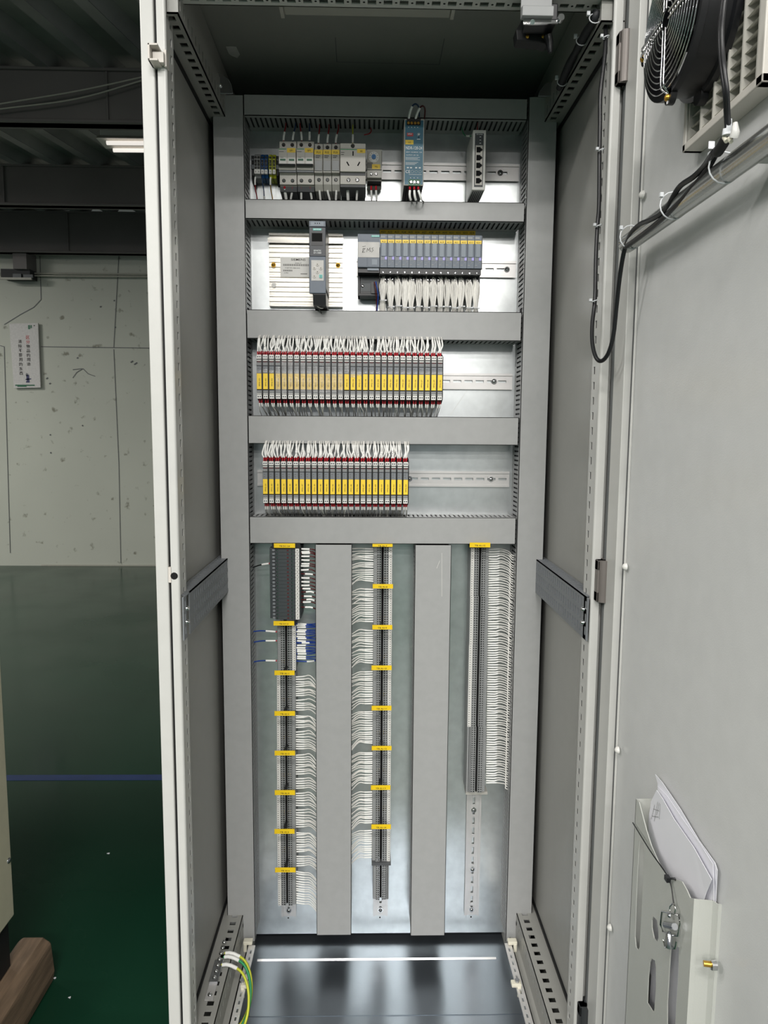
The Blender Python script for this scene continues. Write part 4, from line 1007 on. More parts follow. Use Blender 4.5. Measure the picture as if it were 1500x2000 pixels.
# wires into the controller row end marker: black block at duct corner
p = A(1015, 604, 1.56); o = link('duct_plug', MB().box(p.x-.004, p.x+.004, p.y-.02, p.y+.02, 1.634, 1.645), 'black', org=p); tag(o, 'small black block at the right end of the duct under the plug modules', 'block')

# ================================================================== SIGNAL ISOLATORS
def isolator(D0, ztop_px, zbot_px):
    """one module built with its left edge at the origin; heights in metres relative to the top"""
    pass
ISO = {}
def iso_row(nm0, n, px0, px1, yc, Zt, Zb, D0, rowlab):
    x0 = A(px0, yc, D0).x; x1 = A(px1, yc, D0).x; p = (x1-x0)/n; H = Zt-Zb; yf = Y(D0)
    # face marks as fractions of the height (0 top .. 1 bottom)
    base = None
    for i in range(n):
        num = nm0+i; xa = x0+p*i
        lab = 'slim grey isolator module with yellow tag %s in the %s' % (FPG[num-1], rowlab)
        if base is None:
            t = thing('signal_isolator', lab, 'signal isolator', (xa, PY, Zb), 'signal isolators with yellow tags')
            e = .0003; a, b = xa+e, xa+p-e; fa, fb = xa+p*.07, xa+p*.80
            def z(v): return Zt-H*v
            link('housing', MB().prism([(PY-.009, z(1.06)), (yf+.030, z(1.06)), (yf+.012, z(1.0)), (yf+.003, z(.97)), (yf+.001, z(.90)), (yf+.001, z(.10)), (yf+.003, z(.03)), (yf+.012, z(0)), (yf+.030, z(-.06)), (PY-.009, z(-.06))], 'x', a, b), 'black', t)
            link('front_cover', MB().box(fa, fb, yf-.001, yf+.002, z(.415), z(.268), 0).box(fa, fb, yf-.0005, yf+.002, z(.80), z(.18), 1), ['mgrey', 'mgrey'], t)
            mb = MB()
            for v0, v1 in ((.19, .245), (.80, .855)):
                mb.box(fa, fb, yf-.0008, yf+.001, z(v1), z(v0), 0)
                for k in range(4): mb.line([(fa+(fb-fa)*(.15+.23*k), yf-.001, z(v0+.01)), (fa+(fb-fa)*(.15+.23*k), yf-.001, z(v1-.008))], .0008, (0, -1, 0), 1)
            mb.box(fa, fb, yf-.0012, yf, z(.262), z(.252), 2); mb.box(fa, fb, yf-.0012, yf, z(.795), z(.77), 2)
            for v in (.315, .37): mb.line([(fa+(fb-fa)*.2, yf-.0011, z(v)), (fa+(fb-fa)*.5, yf-.0011, z(v))], .0012, (0, -1, 0), 1)
            link('print', mb, ['tgrey', 'tgrey_dk', 'hole'], t)
            for v0, v1, s in ((.015, .105, 1), (.895, .985, -1)):
                mb = MB().box(fa, fb, yf-.0015, yf+.008, z(v1), z(v0), 0)
                for k in (.28, .72):
                    mb.disc((fa+(fb-fa)*k, yf-.0016, z((v0+v1)/2)), .0016, m=2, n=10); mb.line([(fa+(fb-fa)*k-.0009, yf-.0020, z((v0+v1)/2)-.0009), (fa+(fb-fa)*k+.0009, yf-.0020, z((v0+v1)/2)+.0009)], .0006, (0, -1, 0), 1)
                link('terminal', mb, ['white', 'ink', 'chrome'], t)
            link('clear_flap', MB().box(fa, fb, yf-.0012, yf+.002, z(.155), z(.125)), 'clear', t); link('clear_flap', MB().box(fa, fb, yf-.0012, yf+.002, z(.885), z(.862)), 'clear', t)
            link('latch', MB().box(fa+.001, fb-.001, yf-.0014, yf-.001, z(.182), z(.160)), 'wire_maroon', t)
            base = t; tagbox = (fa-xa, fb-xa, z(.775), z(.428))
            cur = t
        else:
            cur = base.copy(); COL.objects.link(cur); cur.location = (xa, PY, Zb); cur['label'] = lab; ORG[cur.name] = Vector((xa, PY, Zb))
            for ch in list(base.children):
                if ch.name.startswith('name_tag'): continue
                d = ch.copy(); COL.objects.link(d); d.parent = cur
        ORG[cur.name] = Vector((xa, PY, Zb))
        ta, tb, tz0, tz1 = tagbox
        mb = MB().box(xa+ta, xa+tb, yf-.0016, yf-.0008, tz0, tz1, 0)
        mb.text(FPG[num-1], (xa+(ta+tb)/2+.0006, yf-.0019, (tz0+tz1)/2-.002), .0026, 1, right=(0, 0, 1), up=(-1, 0, 0), w=.0155)
        link('name_tag', mb, ['tag_yellow', 'ink'], cur)
        fv = {1: (.36, .415), 2: (.33, .40), 3: (.36, .415), 4: (.28, .80), 5: (.17, .86), 6: (.17, .78), 7: (.26, .80), 8: (.18, .82), 9: (.26, .80), 10: (.26, .84), 11: (.28, .84), 12: (.26, .84), 13: (.26, .84), 14: (.22, .80), 15: (.20, .36), 16: (.36, .50), 17: (.38, .46)}
        if num in fv:
            v0, v1 = fv[num]; rr_ = random.Random(num); k_ = 7; vs = []
            for j in range(k_+1):
                zz = Zt-H*(v0+(v1-v0)*j/k_)
                for q in range(4): vs.append((xa+ta+(tb-ta)*q/3, yf-.0026-rr_.random()*.0016, zz))
            mb = MB().add(vs, [(4*j+q, 4*j+q+1, 4*j+q+5, 4*j+q+4) for j in range(k_) for q in range(3)], 0, True)
            link('protective_film', mb, 'film', cur)
    return x0, p, yf
D3 = 1.482
Zt3, Zb3 = (A(505, 691, D3).z+A(860, 695, D3).z)/2, (A(505, 779, D3).z+A(860, 783.5, D3).z)/2
R3 = iso_row(1, 30, 501, 866, 740, Zt3, Zb3, D3, 'upper row')
Zt4, Zb4 = (A(515, 899, D3).z+A(790, 902, D3).z)/2, (A(515, 982, D3).z+A(790, 986, D3).z)/2
R4 = iso_row(31, 24, 513, 799, 940, Zt4, Zb4, D3, 'lower row')
# the many signal wires at the isolators: one uncounted mass
mb = MB()
rng = random.Random(11)
def iso_wires(x0, p, n, yf, Zt, Zb, ztopduct, zlowduct, dense):
    for i in range(n):
        xa = x0+p*i
        k0 = [(.14, 0), (.32, 1), (.50, 0), (.68, 1)]
        for (u, b) in k0:
            x = xa+p*u; y0 = yf+.010+.010*b+.0; zz = Zt+.0005+.002*b
            mb.cyl((x, y0, zz-.002), (x, y0, zz+.0065), .0015, 6, 1)
            lean = rng.uniform(-.004, .004); bow = rng.uniform(-.0035, .0035)
            P = spl([(x, y0, zz+.006), (x+bow, y0-.001, zz+.012), (x+lean+bow, y0+.003, zz+.021), (x+lean, yf+.028, ztopduct+.001), (x+lean, yf+.042, ztopduct+.006)], 3)
            mb.tube(P[:9], .00165, 6, 2, caps=True); mb.tube(P[8:], .0011, 5, 0, caps=False)
            if rng.random() < .35: mb.line([P[4]+Vector((0, -.0019, 0)), P[6]+Vector((0, -.0019, 0))], .0007, (0, -1, 0), 4)
        for (u, b) in ((.22, 0), (.36, 1), (.56, 0), (.70, 1)) if dense else ((.24, 0), (.60, 0), (.42, 1)):
            x = xa+p*(u+.04); y0 = yf+.012+.010*b; zz = Zb-.0005-.001*b
            mb.cyl((x, y0, zz+.002), (x, y0, zz-.0065), .0015, 6, 1)
            lean = rng.uniform(-.003, .006 if not dense else .003); 
            P = spl([(x, y0, zz-.006), (x+lean*.2, y0+.004, zz-.013), (x+lean, y0+.018, zz-.022), (x+lean*1.3, yf+.055, zlowduct+.004), (x+lean*1.3, yf+.058, zlowduct-.006)], 3)
            mb.tube(P[:4], .0016, 6, 2); mb.tube(P[3:], .0009, 5, 3 if rng.random() < .75 else 0, caps=False)
iso_wires(R3[0], R3[1], 30, R3[2], Zt3, Zb3, 1.577, 1.413, False)
iso_wires(R4[0], R4[1], 24, R4[2], Zt4, Zb4, 1.358, 1.198, True)
o = link('signal_wire', mb, ['wire_white', 'ferrule_red', 'sleeve', 'wire_white_shaded', 'ink_soft'], org=(0, .35, 1.3))
tag(o, 'mass of thin white signal wires with red ferrules above and below the yellow tagged modules', 'wires', kind='stuff')

# ================================================================== TERMINAL STRIPS
# dark fused terminals at the top left
DF = 1.512; yf = Y(DF)
xe = [A(px, 1140, DF).x for px in (526, 531.5, 538, 576, 577, 584.3, 586.5)]
zt = A(550, 1071.5, DF).z; zb = A(550, 1210.5, DF).z; pz = (zt-zb)/20
base = None
for i in range(20):
    z0 = zt-pz*(i+1); zc = z0+pz/2
    lab = 'dark grey fused terminal in the top left strip, %s' % (['topmost of the stack', 'second from the top', 'third from the top', 'fourth from the top', 'fifth from the top', 'sixth from the top', 'seventh from the top', 'eighth from the top', 'ninth from the top', 'tenth from the top',
           'tenth from the bottom', 'ninth from the bottom', 'eighth from the bottom', 'seventh from the bottom', 'sixth from the bottom', 'fifth from the bottom', 'fourth from the bottom', 'third from the bottom', 'second from the bottom', 'lowest of the stack'][i])
    if base is None:
        t = thing('fuse_terminal', lab, 'terminal', (xe[0], PY, z0), 'dark fused terminals')
        e = .0002
        link('body', MB().prism([(xe[1], PY-.008), (xe[1], yf+.012), (xe[2], yf+.004), (xe[2], yf), (xe[3], yf), (xe[3], yf+.004), (xe[5], yf+.010), (xe[6], yf+.012), (xe[6], PY-.008)], 'z', z0+e, z0+pz-e), 'dgrey', t)
        link('lever', MB().box(xe[1]+.0005, xe[2]-.0008, yf+.001, yf+.012, z0+.0012, z0+pz-.0012), 'mgrey', t, bev=.0004)
        link('marker', MB().box(xe[4], xe[5], yf+.001, yf+.009, z0+.0004, z0+pz-.0004, 0).line([(xe[4]+.0035, yf+.0008, zc-.001), (xe[4]+.0050, yf+.0008, zc+.001)], .0016, (0, -1, 0), 1), ['white', 'ink'], t)
        mb = MB()
        for fx in (.10, .86):
            x = xe[2]+(xe[3]-xe[2])*fx; mb.disc((x, yf, zc), .0022, m=1, n=12); mb.disc((x+.0004, yf-.0002, zc), .0012, m=0, n=10)
        link('test_point', mb, ['chrome', 'hole'], t)
        link('indicator', MB().box(xe[2]+(xe[3]-xe[2])*.60, xe[2]+(xe[3]-xe[2])*.69, yf-.0005, yf, zc-.0014, zc+.0014), 'wire_maroon', t)
        base = t
    else: copy_tree(base, (xe[0], PY, z0), lab)
for k, (z0, z1, nm) in enumerate(((zt-pz*10+.0003, zt, 'upper'), (zb-.001+.002, zt-pz*10-.0005, 'lower'))):
    o = link('jumper_bar', MB().box(xe[0], xe[1]+.0005, yf+.009, yf+.03, z0, z1), 'dgrey', org=(xe[0], yf, z0), bev=.0006)
    tag(o, '%s black jumper bar along the left side of the dark fused terminals' % nm, 'jumper bar')
o = link('end_plate', MB().box(xe[1], xe[6], yf+.004, PY-.008, zt+.0003, zt+.012).box(xe[5]-.002, xe[6]+.001, yf+.008, PY-.01, zt-.002, zt+.006), 'black_matt', org=(xe[1], yf, zt)); tag(o, 'black end bracket under the topmost yellow tag of the left strip', 'end bracket')

def tagbar(px0, px1, py0, py1, txt, lab, D0=1.505):
    x0, x1, z0, z1 = RC(px0, py0, px1, py1, D0); yf = Y(D0)
    t = thing('group_tag', lab, 'tag', (x0, PY, z0), 'yellow terminal group tags')
    mb = MB().box(x0, x1, yf, yf+.0025, z0, z1, 0).box(x0, x0+.002, yf-.0006, yf, z0, z1, 0).box(x1-.002, x1, yf-.0006, yf, z0, z1, 0)
    mb.text(txt, ((x0+x1)/2, yf-.0003, (z0+z1)/2-.0012), .0034, 1, w=min(.0028*len(txt), .024)); link('plate', mb, ['yellow', 'ink'], t, bev=.0004)
    link('stem', MB().box((x0+x1)/2-.003, (x0+x1)/2+.003, yf+.0025, Y(1.548), z0+.003, z1-.003), 'black_matt', t)
    link('carrier', MB().box(x0+.003, x1-.003, Y(1.5556), PY-.008, z0-.0004, z1+.0006), 'tgrey', t)
ytl = [(535, 576.4, 1061.5, 1070), (534.3, 574.6, 1213.3, 1221.8), (536, 575.3, 1310, 1318.7), (536, 576.2, 1389.3, 1398), (536.4, 576.3, 1466.8, 1475.5), (536.6, 576.3, 1544, 1552.8), (536, 575.3, 1620, 1628.5), (537.3, 577.2, 1695.4, 1703.8)]
for i, (a, b, c, d) in enumerate(ytl):
    tagbar(a, b, c, d, TAGS_L[i], 'yellow %s tag across the left terminal strip' % TAGS_L[i])
ytm = [(727.5, 766.8, 1062.5, 1068), (727.9, 767.6, 1141, 1149.4), (727.2, 766.2, 1221, 1229.4), (725.6, 765, 1300.2, 1308.8), (725.8, 764.6, 1379, 1387.4), (726, 764.8, 1457.5, 1465.3), (724.5, 762.6, 1534.5, 1542.8), (725.2, 763.5, 1611, 1619.2)]
for i, (a, b, c, d) in enumerate(ytm):
    tagbar(a, b, c, d, TAGS_M[i], 'yellow %s tag across the middle terminal strip' % TAGS_M[i])
tagbar(917.5, 957.5, 1060, 1069, 'TB AI-15', 'yellow tag half hidden under the duct atop the right terminal strip')

DTB = 1.545; yT = Y(DTB)
def term_mesh(w, h, marker):
    """terminal clamp cross section in local x (0..w), front at y=0 going back, thickness h"""
    mb = MB(); e = .00015
    out = [(0, .052), (0, .008), (w*.03, .004), (w*.18, .004), (w*.20, .0), (w*.42, .0), (w*.43, .010), (w*.54, .010), (w*.55, .001), (w*.80, .001), (w*.81, .003), (w, .004), (w, .052)]
    out = [(x, y) for x, y in out]
    mb.prism(out, 'z', e, h-e, 0); mb.box(w*.432, w*.538, .0095, .0099, 0, h, 1); mb.box(w*.815, w*.83, .0025, .0030, 0, h, 1)
    zc = h/2
    for fx, r in ((.245, .0014), (.36, .0019), (.62, .0019), (.74, .0014)):
        mb.disc((w*fx, (.0 if fx < .5 else .001), zc), r, m=1, n=8, t=.00015)
        mb.disc((w*fx+.0012*(1 if fx < .5 else -1), (.0 if fx < .5 else .001), zc+.0006), r*.42, m=2, n=6, t=.0003)
    mb.disc((w*.49, .010, zc), .0016, m=2 if marker == 'x' else 1, n=6)
    if marker: mb.box(w*.815, w*.985, .0005, .003, e, h-e, 3); mb.line([(w*.92, .0003, zc-.0009), (w*.92, .0003, zc+.0009)], .0017, (0, -1, 0), 4)
    else: mb.line([(w*.90, .0028, 0), (w*.90, .0028, h)], .0012, (0, -1, 0), 1)
    return mb
protos = {}
def strip(pxl, pxr, py0, py1, n, mirror, marker, lab, group, cap):
    """row of n identical terminals between two heights; cap = how many are built singly, the rest is returned"""
    a = A(pxl, py0, DTB); b = A(pxr, py0, DTB); a2 = A(pxl, py1, DTB)
    w = b.x-a.x; x0 = a.x; zt = A((pxl+pxr)/2, py0, DTB).z; zb = A((pxl+pxr)/2, py1, DTB).z; h = (zt-zb)/n
    key = (mirror, marker)
    if key not in protos:
        mb = term_mesh(.0415, .0050, marker)
        if mirror: mb.v = [(.0415-x, y, z) for x, y, z in mb.v]
        me = link('terminal', mb, ['tgrey', 'hole', 'chrome', 'white', 'ink'], org=(0, 0, 0)); protos[key] = me.data; bpy.data.objects.remove(me)
    rest = []
    for i in range(n):
        z = zt-h*(i+1)
        if i < cap:
            o = bpy.data.objects.new('terminal', protos[key]); COL.objects.link(o); o.location = (x0, yT, z); o.scale = (w/.0415, 1, h/.0050)
            tag(o, ORD[i]+' '+lab, 'terminal', group)
        else: rest.append((x0, z, w, h, key))
    return rest
TL = [(540.5, 577.5, 1222, 1310, 20, False, True, 'TB DC-0'),
      (540, 577, 1318.7, 1389, 16, True, True, 'TB AI-1'), (540, 577, 1398, 1466.6, 16, True, True, 'TB AI-2'),
      (540, 577, 1475.5, 1544, 16, True, True, 'TB AI-3'), (540, 577, 1552.8, 1620, 16, True, True, 'TB AI-4'),
      (541, 578, 1628.5, 1695.2, 16, True, True, 'TB AI-5'), (542, 577.6, 1703.8, 1769, 16, True, True, 'TB AI-6')]
rest = []
for a in TL: rest += strip(*a[:7], 'slim grey terminal below tag %s on the left strip' % a[7], 'grey terminals below tag %s on the left strip' % a[7], 99)
ytm2 = [1068, 1149.4, 1229.4, 1308.8, 1387.4, 1465.3, 1542.8, 1619.2, 1685]
ytm1 = [1141, 1221, 1300.2, 1379, 1457.5, 1534.5, 1611, 1685.5]
xs = [(729.5, 766.5), (729.2, 766.3), (728.6, 765.4), (728, 764.6), (727.7, 764.2), (727.4, 763.8), (727, 763), (726.5, 762.8)]
for i in range(8):
    s_ = 'below tag %s on the middle strip' % TAGS_M[i]
    rest += strip(xs[i][0], xs[i][1], ytm2[i], ytm1[i], 16, False, True, 'slim grey terminal '+s_, 'grey terminals '+s_, 99)
# right strip: markers on the upper part only
right_parts = [(920, 956, 1070, 1165, 21, 'top'), (918.5, 955, 1165, 1260, 21, 'upper'), (916, 953.5, 1260, 1420, 36, 'middle')]
cnt = 20*0+sum(a[4] for a in TL)+128
for (a, b, c, d, n, nm) in right_parts[:2]:
    s_ = 'in the %s quarter of the right strip' % nm
    left_ = max(0, 300-cnt-n); rest += strip(a, b, c, d, n, True, True, 'white marked terminal from the top '+s_, 'grey terminals '+s_, max(0, 300-cnt)); cnt += n
rest += strip(916, 953.5, 1260, 1420, 36, True, True, '', None, 0)
rest += strip(913.5, 951, 1420, 1548, 30, True, False, '', None, 0)
rest += strip(728.5, 759.8, 1690, 1758, 16, False, False, '', None, 0)
mb = MB()
for (x0, z, w, h, key) in rest:
    t_ = term_mesh(w, h, key[1])
    if key[0]: t_.v = [(w-x, y, zz) for x, y, zz in t_.v]
    b = len(mb.v); mb.v += [(x+x0, y+yT, zz+z) for x, y, zz in t_.v]; mb.f += [tuple(i+b for i in f) for f in t_.f]; mb.m += t_.m; mb.s += t_.s
o = link('terminal', mb, ['tgrey', 'hole', 'chrome', 'white', 'ink'], org=(vc3, yT, .8)); tag(o, 'remaining rows of slim grey terminals lower down on the right and middle strips', 'terminals', kind='stuff')
x0, x1, z0, z1 = RC(726, 1685.5, 763.5, 1690.5, DTB-.006); o = link('end_bracket', MB().box(x0, x1, Y(DTB)-.006, PY-.008, z0, z1), 'tgrey_dk', org=(x0, yT, z0)); tag(o, 'grey end bracket on the middle strip above its short bottom group', 'end bracket')
x0, x1, z0, z1 = RC(909, 1543, 951, 1548.5, DTB+.02); o = link('end_bracket', MB().box(x0, x1, yT+.012, PY-.008, z0, z1), 'lgrey', org=(x0, yT, z0)); tag(o, 'light grey end bracket closing the foot of the right terminal strip', 'end bracket')

# labelled single wires --------------------------------------------------------------------------
rng = random.Random(5)
def side_wire(xs_, xe_, z, zend, D0, D1, arch, col, lab, group, r=.00125, slv=(.0, .36), cat='wire', sr=1.35):
    a = Vector((xs_, Y(D0), z)); d = xe_-xs_
    P = [a, Vector((xs_+d*.36, Y(D0)-.003, z+arch*.55)), Vector((xs_+d*.65, Y(D0)-.004, z+arch)), Vector((xe_, Y(D1), zend))]
    wire('labelled_wire', P, r, col, lab, cat, group, sleeve=slv, n=5, sub=3, sr=sr)
nwhite = 0
# left strip: white groups
segs = [(1322, 1386), (1397, 1462), (1474, 1539), (1549, 1614), (1625, 1690), (1701, 1762)]
for k, (p0, p1) in enumerate(segs):
    nm = 'below tag %s, right of the left strip' % TAGS_L[k+2]; c_ = 0
    n = 15 if k < 5 else 14
    for i in range(n):
        if i in ((6,) if k % 2 else (9,)) and k < 5: continue
        py = p0+(p1-p0)*i/(n-1); s = A(578.5, py, 1.557); e = A(620, py, 1.535)
        drop = rng.uniform(-.003, .005)+(.006 if i < 4 else 0)+(.016*(i/n) if k == 5 else 0)
        side_wire(s.x, e.x, s.z+rng.uniform(-.0006, .0006), s.z-drop, 1.555, 1.530+rng.uniform(0, .01), rng.uniform(.000, .005) if k < 5 else -.002, 'wire_white', ORD[c_]+' white sleeved wire '+nm, 'white wires '+nm); nwhite += 1; c_ += 1
segm = [(1072, 1135), (1151, 1213), (1231, 1294), (1311, 1373), (1389, 1451), (1469, 1529), (1546, 1606), (1621, 1673)]
for k, (p0, p1) in enumerate(segm):
    nm = 'below tag %s, left of the middle strip' % TAGS_M[k]
    n = 15 if k < 7 else 13
    for i in range(n):
        py = p0+(p1-p0)*i/(n-1); s = A(729.5-k*.3, py, 1.557); e = A(686, py, 1.535)
        drop = rng.uniform(-.004, .006)+(.004 if i > n-4 else 0)
        side_wire(s.x, e.x, s.z+rng.uniform(-.0006, .0006), s.z-drop, 1.555, 1.530+rng.uniform(0, .01), rng.uniform(.0, .004), 'wire_white', ORD[i]+' white sleeved wire '+nm, 'white wires '+nm); nwhite += 1
# right strip: the wires bend down at the duct wall
NR = 98; lim = 300-nwhite
rmb = MB(); QN = [min(j for j in range(NR) if min(3, j*4//NR) == k) for k in range(4)]
for i in range(NR):
    py = 1073+(1529-1073)*i/(NR-1); ps = 954.5-(py-1073)*.0115
    s = A(ps, py, 1.557); e = A(994-(py-1073)*.012, py, 1.56)
    xe_ = .289; dz = rng.uniform(0, .002)
    P = [s, s+Vector((.018, -.003, rng.uniform(0, .002))), Vector((s.x+(e.x-s.x)*.62, s.y-.003, s.z+rng.uniform(.001, .004))), Vector((e.x-.001, s.y+.0, s.z-.003-dz)), Vector((xe_-.001, s.y-.004, s.z-.010-dz)), Vector((xe_+.008, s.y-.006, s.z-.013-dz))]
    nm = ('in the top quarter', 'in the second quarter', 'in the third quarter', 'in the lowest quarter')[min(3, i*4//NR)]+' of the right strip'
    if i < lim: wire('labelled_wire', P, .0012, 'wire_white', ORD[i-QN[min(3, i*4//NR)]]+' white wire '+nm+', entering the duct', 'wire', 'white wires '+nm, sleeve=(.0, .30), n=5, sub=3, sr=1.35); nwhite += 1
    else: rmb.tube(spl(P, 3), .0012, 5); rmb.tube(spl(P, 3)[:5], .0016, 6, 1)
if rmb.v:
    o = link('labelled_wire', rmb, ['wire_white', 'sleeve'], org=A(960, 1500, 1.55)); tag(o, 'last white wires with sleeves at the foot of the right strip', 'wires', kind='stuff')
# maroon wires at the fused terminals
mar = [(1072, 0), (1078, 0), (1080.5, 1), (1086.5, 0), (1093.5, 0), (1101, 0), (1105.5, -1), (1113.5, -2), (1120.5, 7), (1128.5, 0), (1136, 0), (1143.5, 0), (1149.5, 2), (1156.5, 9), (1164, 5), (1171.5, 10), (1176, 3), (1185.5, 7)]
for i, (py, off) in enumerate(mar):
    s = A(586.5, py, 1.53); e = A(621, py+rng.uniform(2, 5), 1.535)
    a = .05+off*.027+.02
    side_wire(s.x, e.x, s.z, e.z, 1.53, 1.53, rng.uniform(-.0005, .002), 'wire_maroon', ORD[i]+' dark red sleeved wire from the top, beside the dark fused terminals', 'dark red wires at the fused terminals', r=.0014, slv=(max(.0, a), a+.48), sr=1.45)
blu = [1217.5, 1221, 1225, 1229.5, 1233, 1238, 1242.5, 1246.5, 1251, 1255, 1260, 1264.5, 1268.5, 1272, 1276.5, 1281.5, 1285.5, 1290.5]
for i, py in enumerate(blu):
    off = {9: 9, 17: 19}.get(i, rng.choice((0, 1, 2))); s = A(578.5, py, 1.557); e = A(621, py+rng.uniform(-4, 2), 1.535); a = .02+off*.024
    side_wire(s.x, e.x, s.z, e.z, 1.555, 1.53, rng.uniform(-.001, .002), 'wire_blue', ORD[i]+' blue sleeved wire below tag TB DC-0, right of the left strip', 'blue wires below tag TB DC-0', r=.0016, slv=(a, a+.38), sr=1.3)
for (px0, py0, px1, py1, col, lab) in ((541, 1234, 497, 1231, 'wire_blue', 'upper blue wire running left from the strip below tag TB DC-0'), (541, 1251.5, 497, 1252, 'wire_blue', 'middle blue wire running left from the strip below tag TB DC-0'),
                                      (541, 1290.5, 497, 1290.5, 'wire_blue', 'lower blue wire running left from the strip below tag TB DC-0'), (527, 1100.5, 496, 1106, 'black', 'black wire with sleeve left of the dark fused terminals')):
    s = A(px0, py0, 1.553); e = A(px1, py1, 1.56)
    wire('labelled_wire', [s, s.lerp(e, .35)+Vector((0, -.003, .001)), s.lerp(e, .7)+Vector((0, 0, .0)), e+Vector((-.003, 0, -.003))], .0014, col, lab, sleeve=(.06, .46), ferrule=(0, .05), n=6, sub=4, sr=1.6)

# ================================================================== THINGS ON THE DOOR
# filter fan
pa_ = AX(1332, 299, .349); pb_ = AX(1488, 160, .349)
FY = (pa_.y+pb_.y)/2; HB = abs(pa_.y-pb_.y)/2; BZ = (pa_.z+pb_.z)/2+HB; BY = FY; FY = -.300; FZ = 1.846
t = thing('filter_fan', 'black round fan on a white ribbed filter housing at the top of the door', 'fan', (DX, FY, FZ))
mb = MB()
mb.box(.349, DX, BY-HB, BY-HB+.012, BZ-HB, BZ+HB).box(.349, DX, BY+HB-.008, BY+HB, BZ-HB, BZ+HB).box(.349, DX, BY-HB, BY+HB, BZ-HB, BZ-HB+.009).box(.349, DX, BY-HB, BY+HB, BZ+HB-.009, BZ+HB)
link('housing', mb, 'offwhite', t, bev=.0012)
mb = MB()
for k in range(16):
    z = BZ-HB+.012+k*.0115; mb.prism([(.352, z), (.3545, z), (.3685, z+.008), (.366, z+.008)], 'y', BY-HB+.010, BY+HB-.010)
for k in range(6): mb.box(.350, .366, BY-.076+k*.030, BY-.0735+k*.030, BZ-HB+.008, BZ+HB-.008)
link('grille_ribs', mb, 'lgrey', t)
link('housing_tab', MB().box(.352, .366, BY-HB-.002, BY-HB, BZ+.038, BZ+.078), 'hinge_grey', t)
# fan body: square-cornered ring narrowing to a drum
NB = 48; R = .079
mb = MB()
def ring(Xa, Ra, Xb, Rb, m=0):
    vs = []; 
    for X, r in ((Xa, Ra), (Xb, Rb)):
        vs += [(X, FY+math.cos(2*math.pi*k/NB)*r, FZ+math.sin(2*math.pi*k/NB)*r) for k in range(NB)]
    mb.add(vs, [(k, (k+1) % NB, NB+(k+1) % NB, NB+k) for k in range(NB)], m, True)
prof = [(.352, R*1.03), (.345, R*1.03), (.343, R*.97), (.318, R*.97), (.316, R*1.03), (.309, R*1.03), (.309, R*.95), (.345, R*.90), (.352, R*1.03)]
for (a, b), (c, d_) in zip(prof, prof[1:]): ring(a, b, c, d_)
for a in (0, 90, 180, 270):
    c = Vector((0, FY+math.cos(math.radians(a))*R*1.02, FZ+math.sin(math.radians(a))*R*1.02))
    mb.cyl((.309, c.y, c.z), (.316, c.y, c.z), .010, 16); mb.cyl((.343, c.y, c.z), (.352, c.y, c.z), .010, 16)
link('fan_frame', mb, 'black', t)
mb = MB().cyl((.345, FY, FZ), (.318, FY, FZ), .030, 28); mb.cyl((.318, FY, FZ), (.316, FY, FZ), .026, 28)
link('hub', mb, 'black_matt', t)
for k in range(5):
    a0 = 2*math.pi*k/5; vs = []
    for i in range(6):
        a = a0+i*.17
        for r in (.029, .071): vs.append((.322+.0035*i, FY+math.cos(a)*r, FZ+math.sin(a)*r))
    mb = MB().add(vs, [(2*i, 2*i+1, 2*i+3, 2*i+2) for i in range(5)], 0, True); o = link('blade', mb, 'black_matt', t)
    sm = o.modifiers.new('s', 'SOLIDIFY'); sm.thickness = .0015
mb = MB()
for k in range(11):
    r = .012+.0062*k; dome = .303+.004*(r/.075)**3
    mb.tube([(dome, FY+math.cos(a*math.pi/24)*r, FZ+math.sin(a*math.pi/24)*r) for a in range(48)], .0009, 6, closed=True)
for a in (0, 90, 180, 270):
    for off in (-.0035, .0035):
        q = math.radians(a); n = Vector((0, -math.sin(q), math.cos(q)))*off; dr = Vector((0, math.cos(q), math.sin(q)))
        C0 = Vector((0, FY, FZ))
        mb.tube([Vector((.3015, 0, 0))+C0+dr*.010+n, Vector((.3015, 0, 0))+C0+dr*.068+n, Vector((.303, 0, 0))+C0+dr*.073+n, Vector((.309, 0, 0))+C0+dr*.078+n*.5, Vector((.3085, 0, 0))+C0+dr*.090], .0011, 6)
link('finger_guard', mb, 'chrome', t)
for a in (0, 90, 180, 270):
    q = math.radians(a); link('screw', MB().dome((.309, FY+math.cos(q)*R*1.05, FZ+math.sin(q)*R*1.05), .0042, .004, (-1, 0, 0)), 'brass', t)

# black cable: roof rail -> post -> loop -> tube -> fan
pts = []
P_ = []
for (px, py, X, ) in ((1095, 172, None),):
    pass
c1 = [AX(1092, 172, .316), AX(1110, 130, .316), AX(1126, 98, .317), AX(1146, 62, .318), AX(1160, 40, .319), AX(1166, 22, .322)]
o = link('cable_sleeve', MB().tube(spl(c1, 6), [.0055+.0015*abs(math.sin(i*.28)) for i in range(len(spl(c1, 6)))], 12), 'sleeve_black', org=c1[0]); tag(o, 'thick black braided cable sleeve running back along the right roof rail', 'cable')
for (px, py, D) in ((1162, 36, .318), (1136, 80, .317), (1098, 160, .316)):
    c = AX(px, py, D); link('cable_tie', MB().tube([c+Vector((.009*math.cos(a*math.pi/6), .002*math.sin(a*math.pi/6), .008*math.sin(a*math.pi/6))) for a in range(12)], .0009, 6, closed=True).box(c.x-.013, c.x-.008, c.y-.002, c.y+.002, c.z+.004, c.z+.010), 'tie', o)
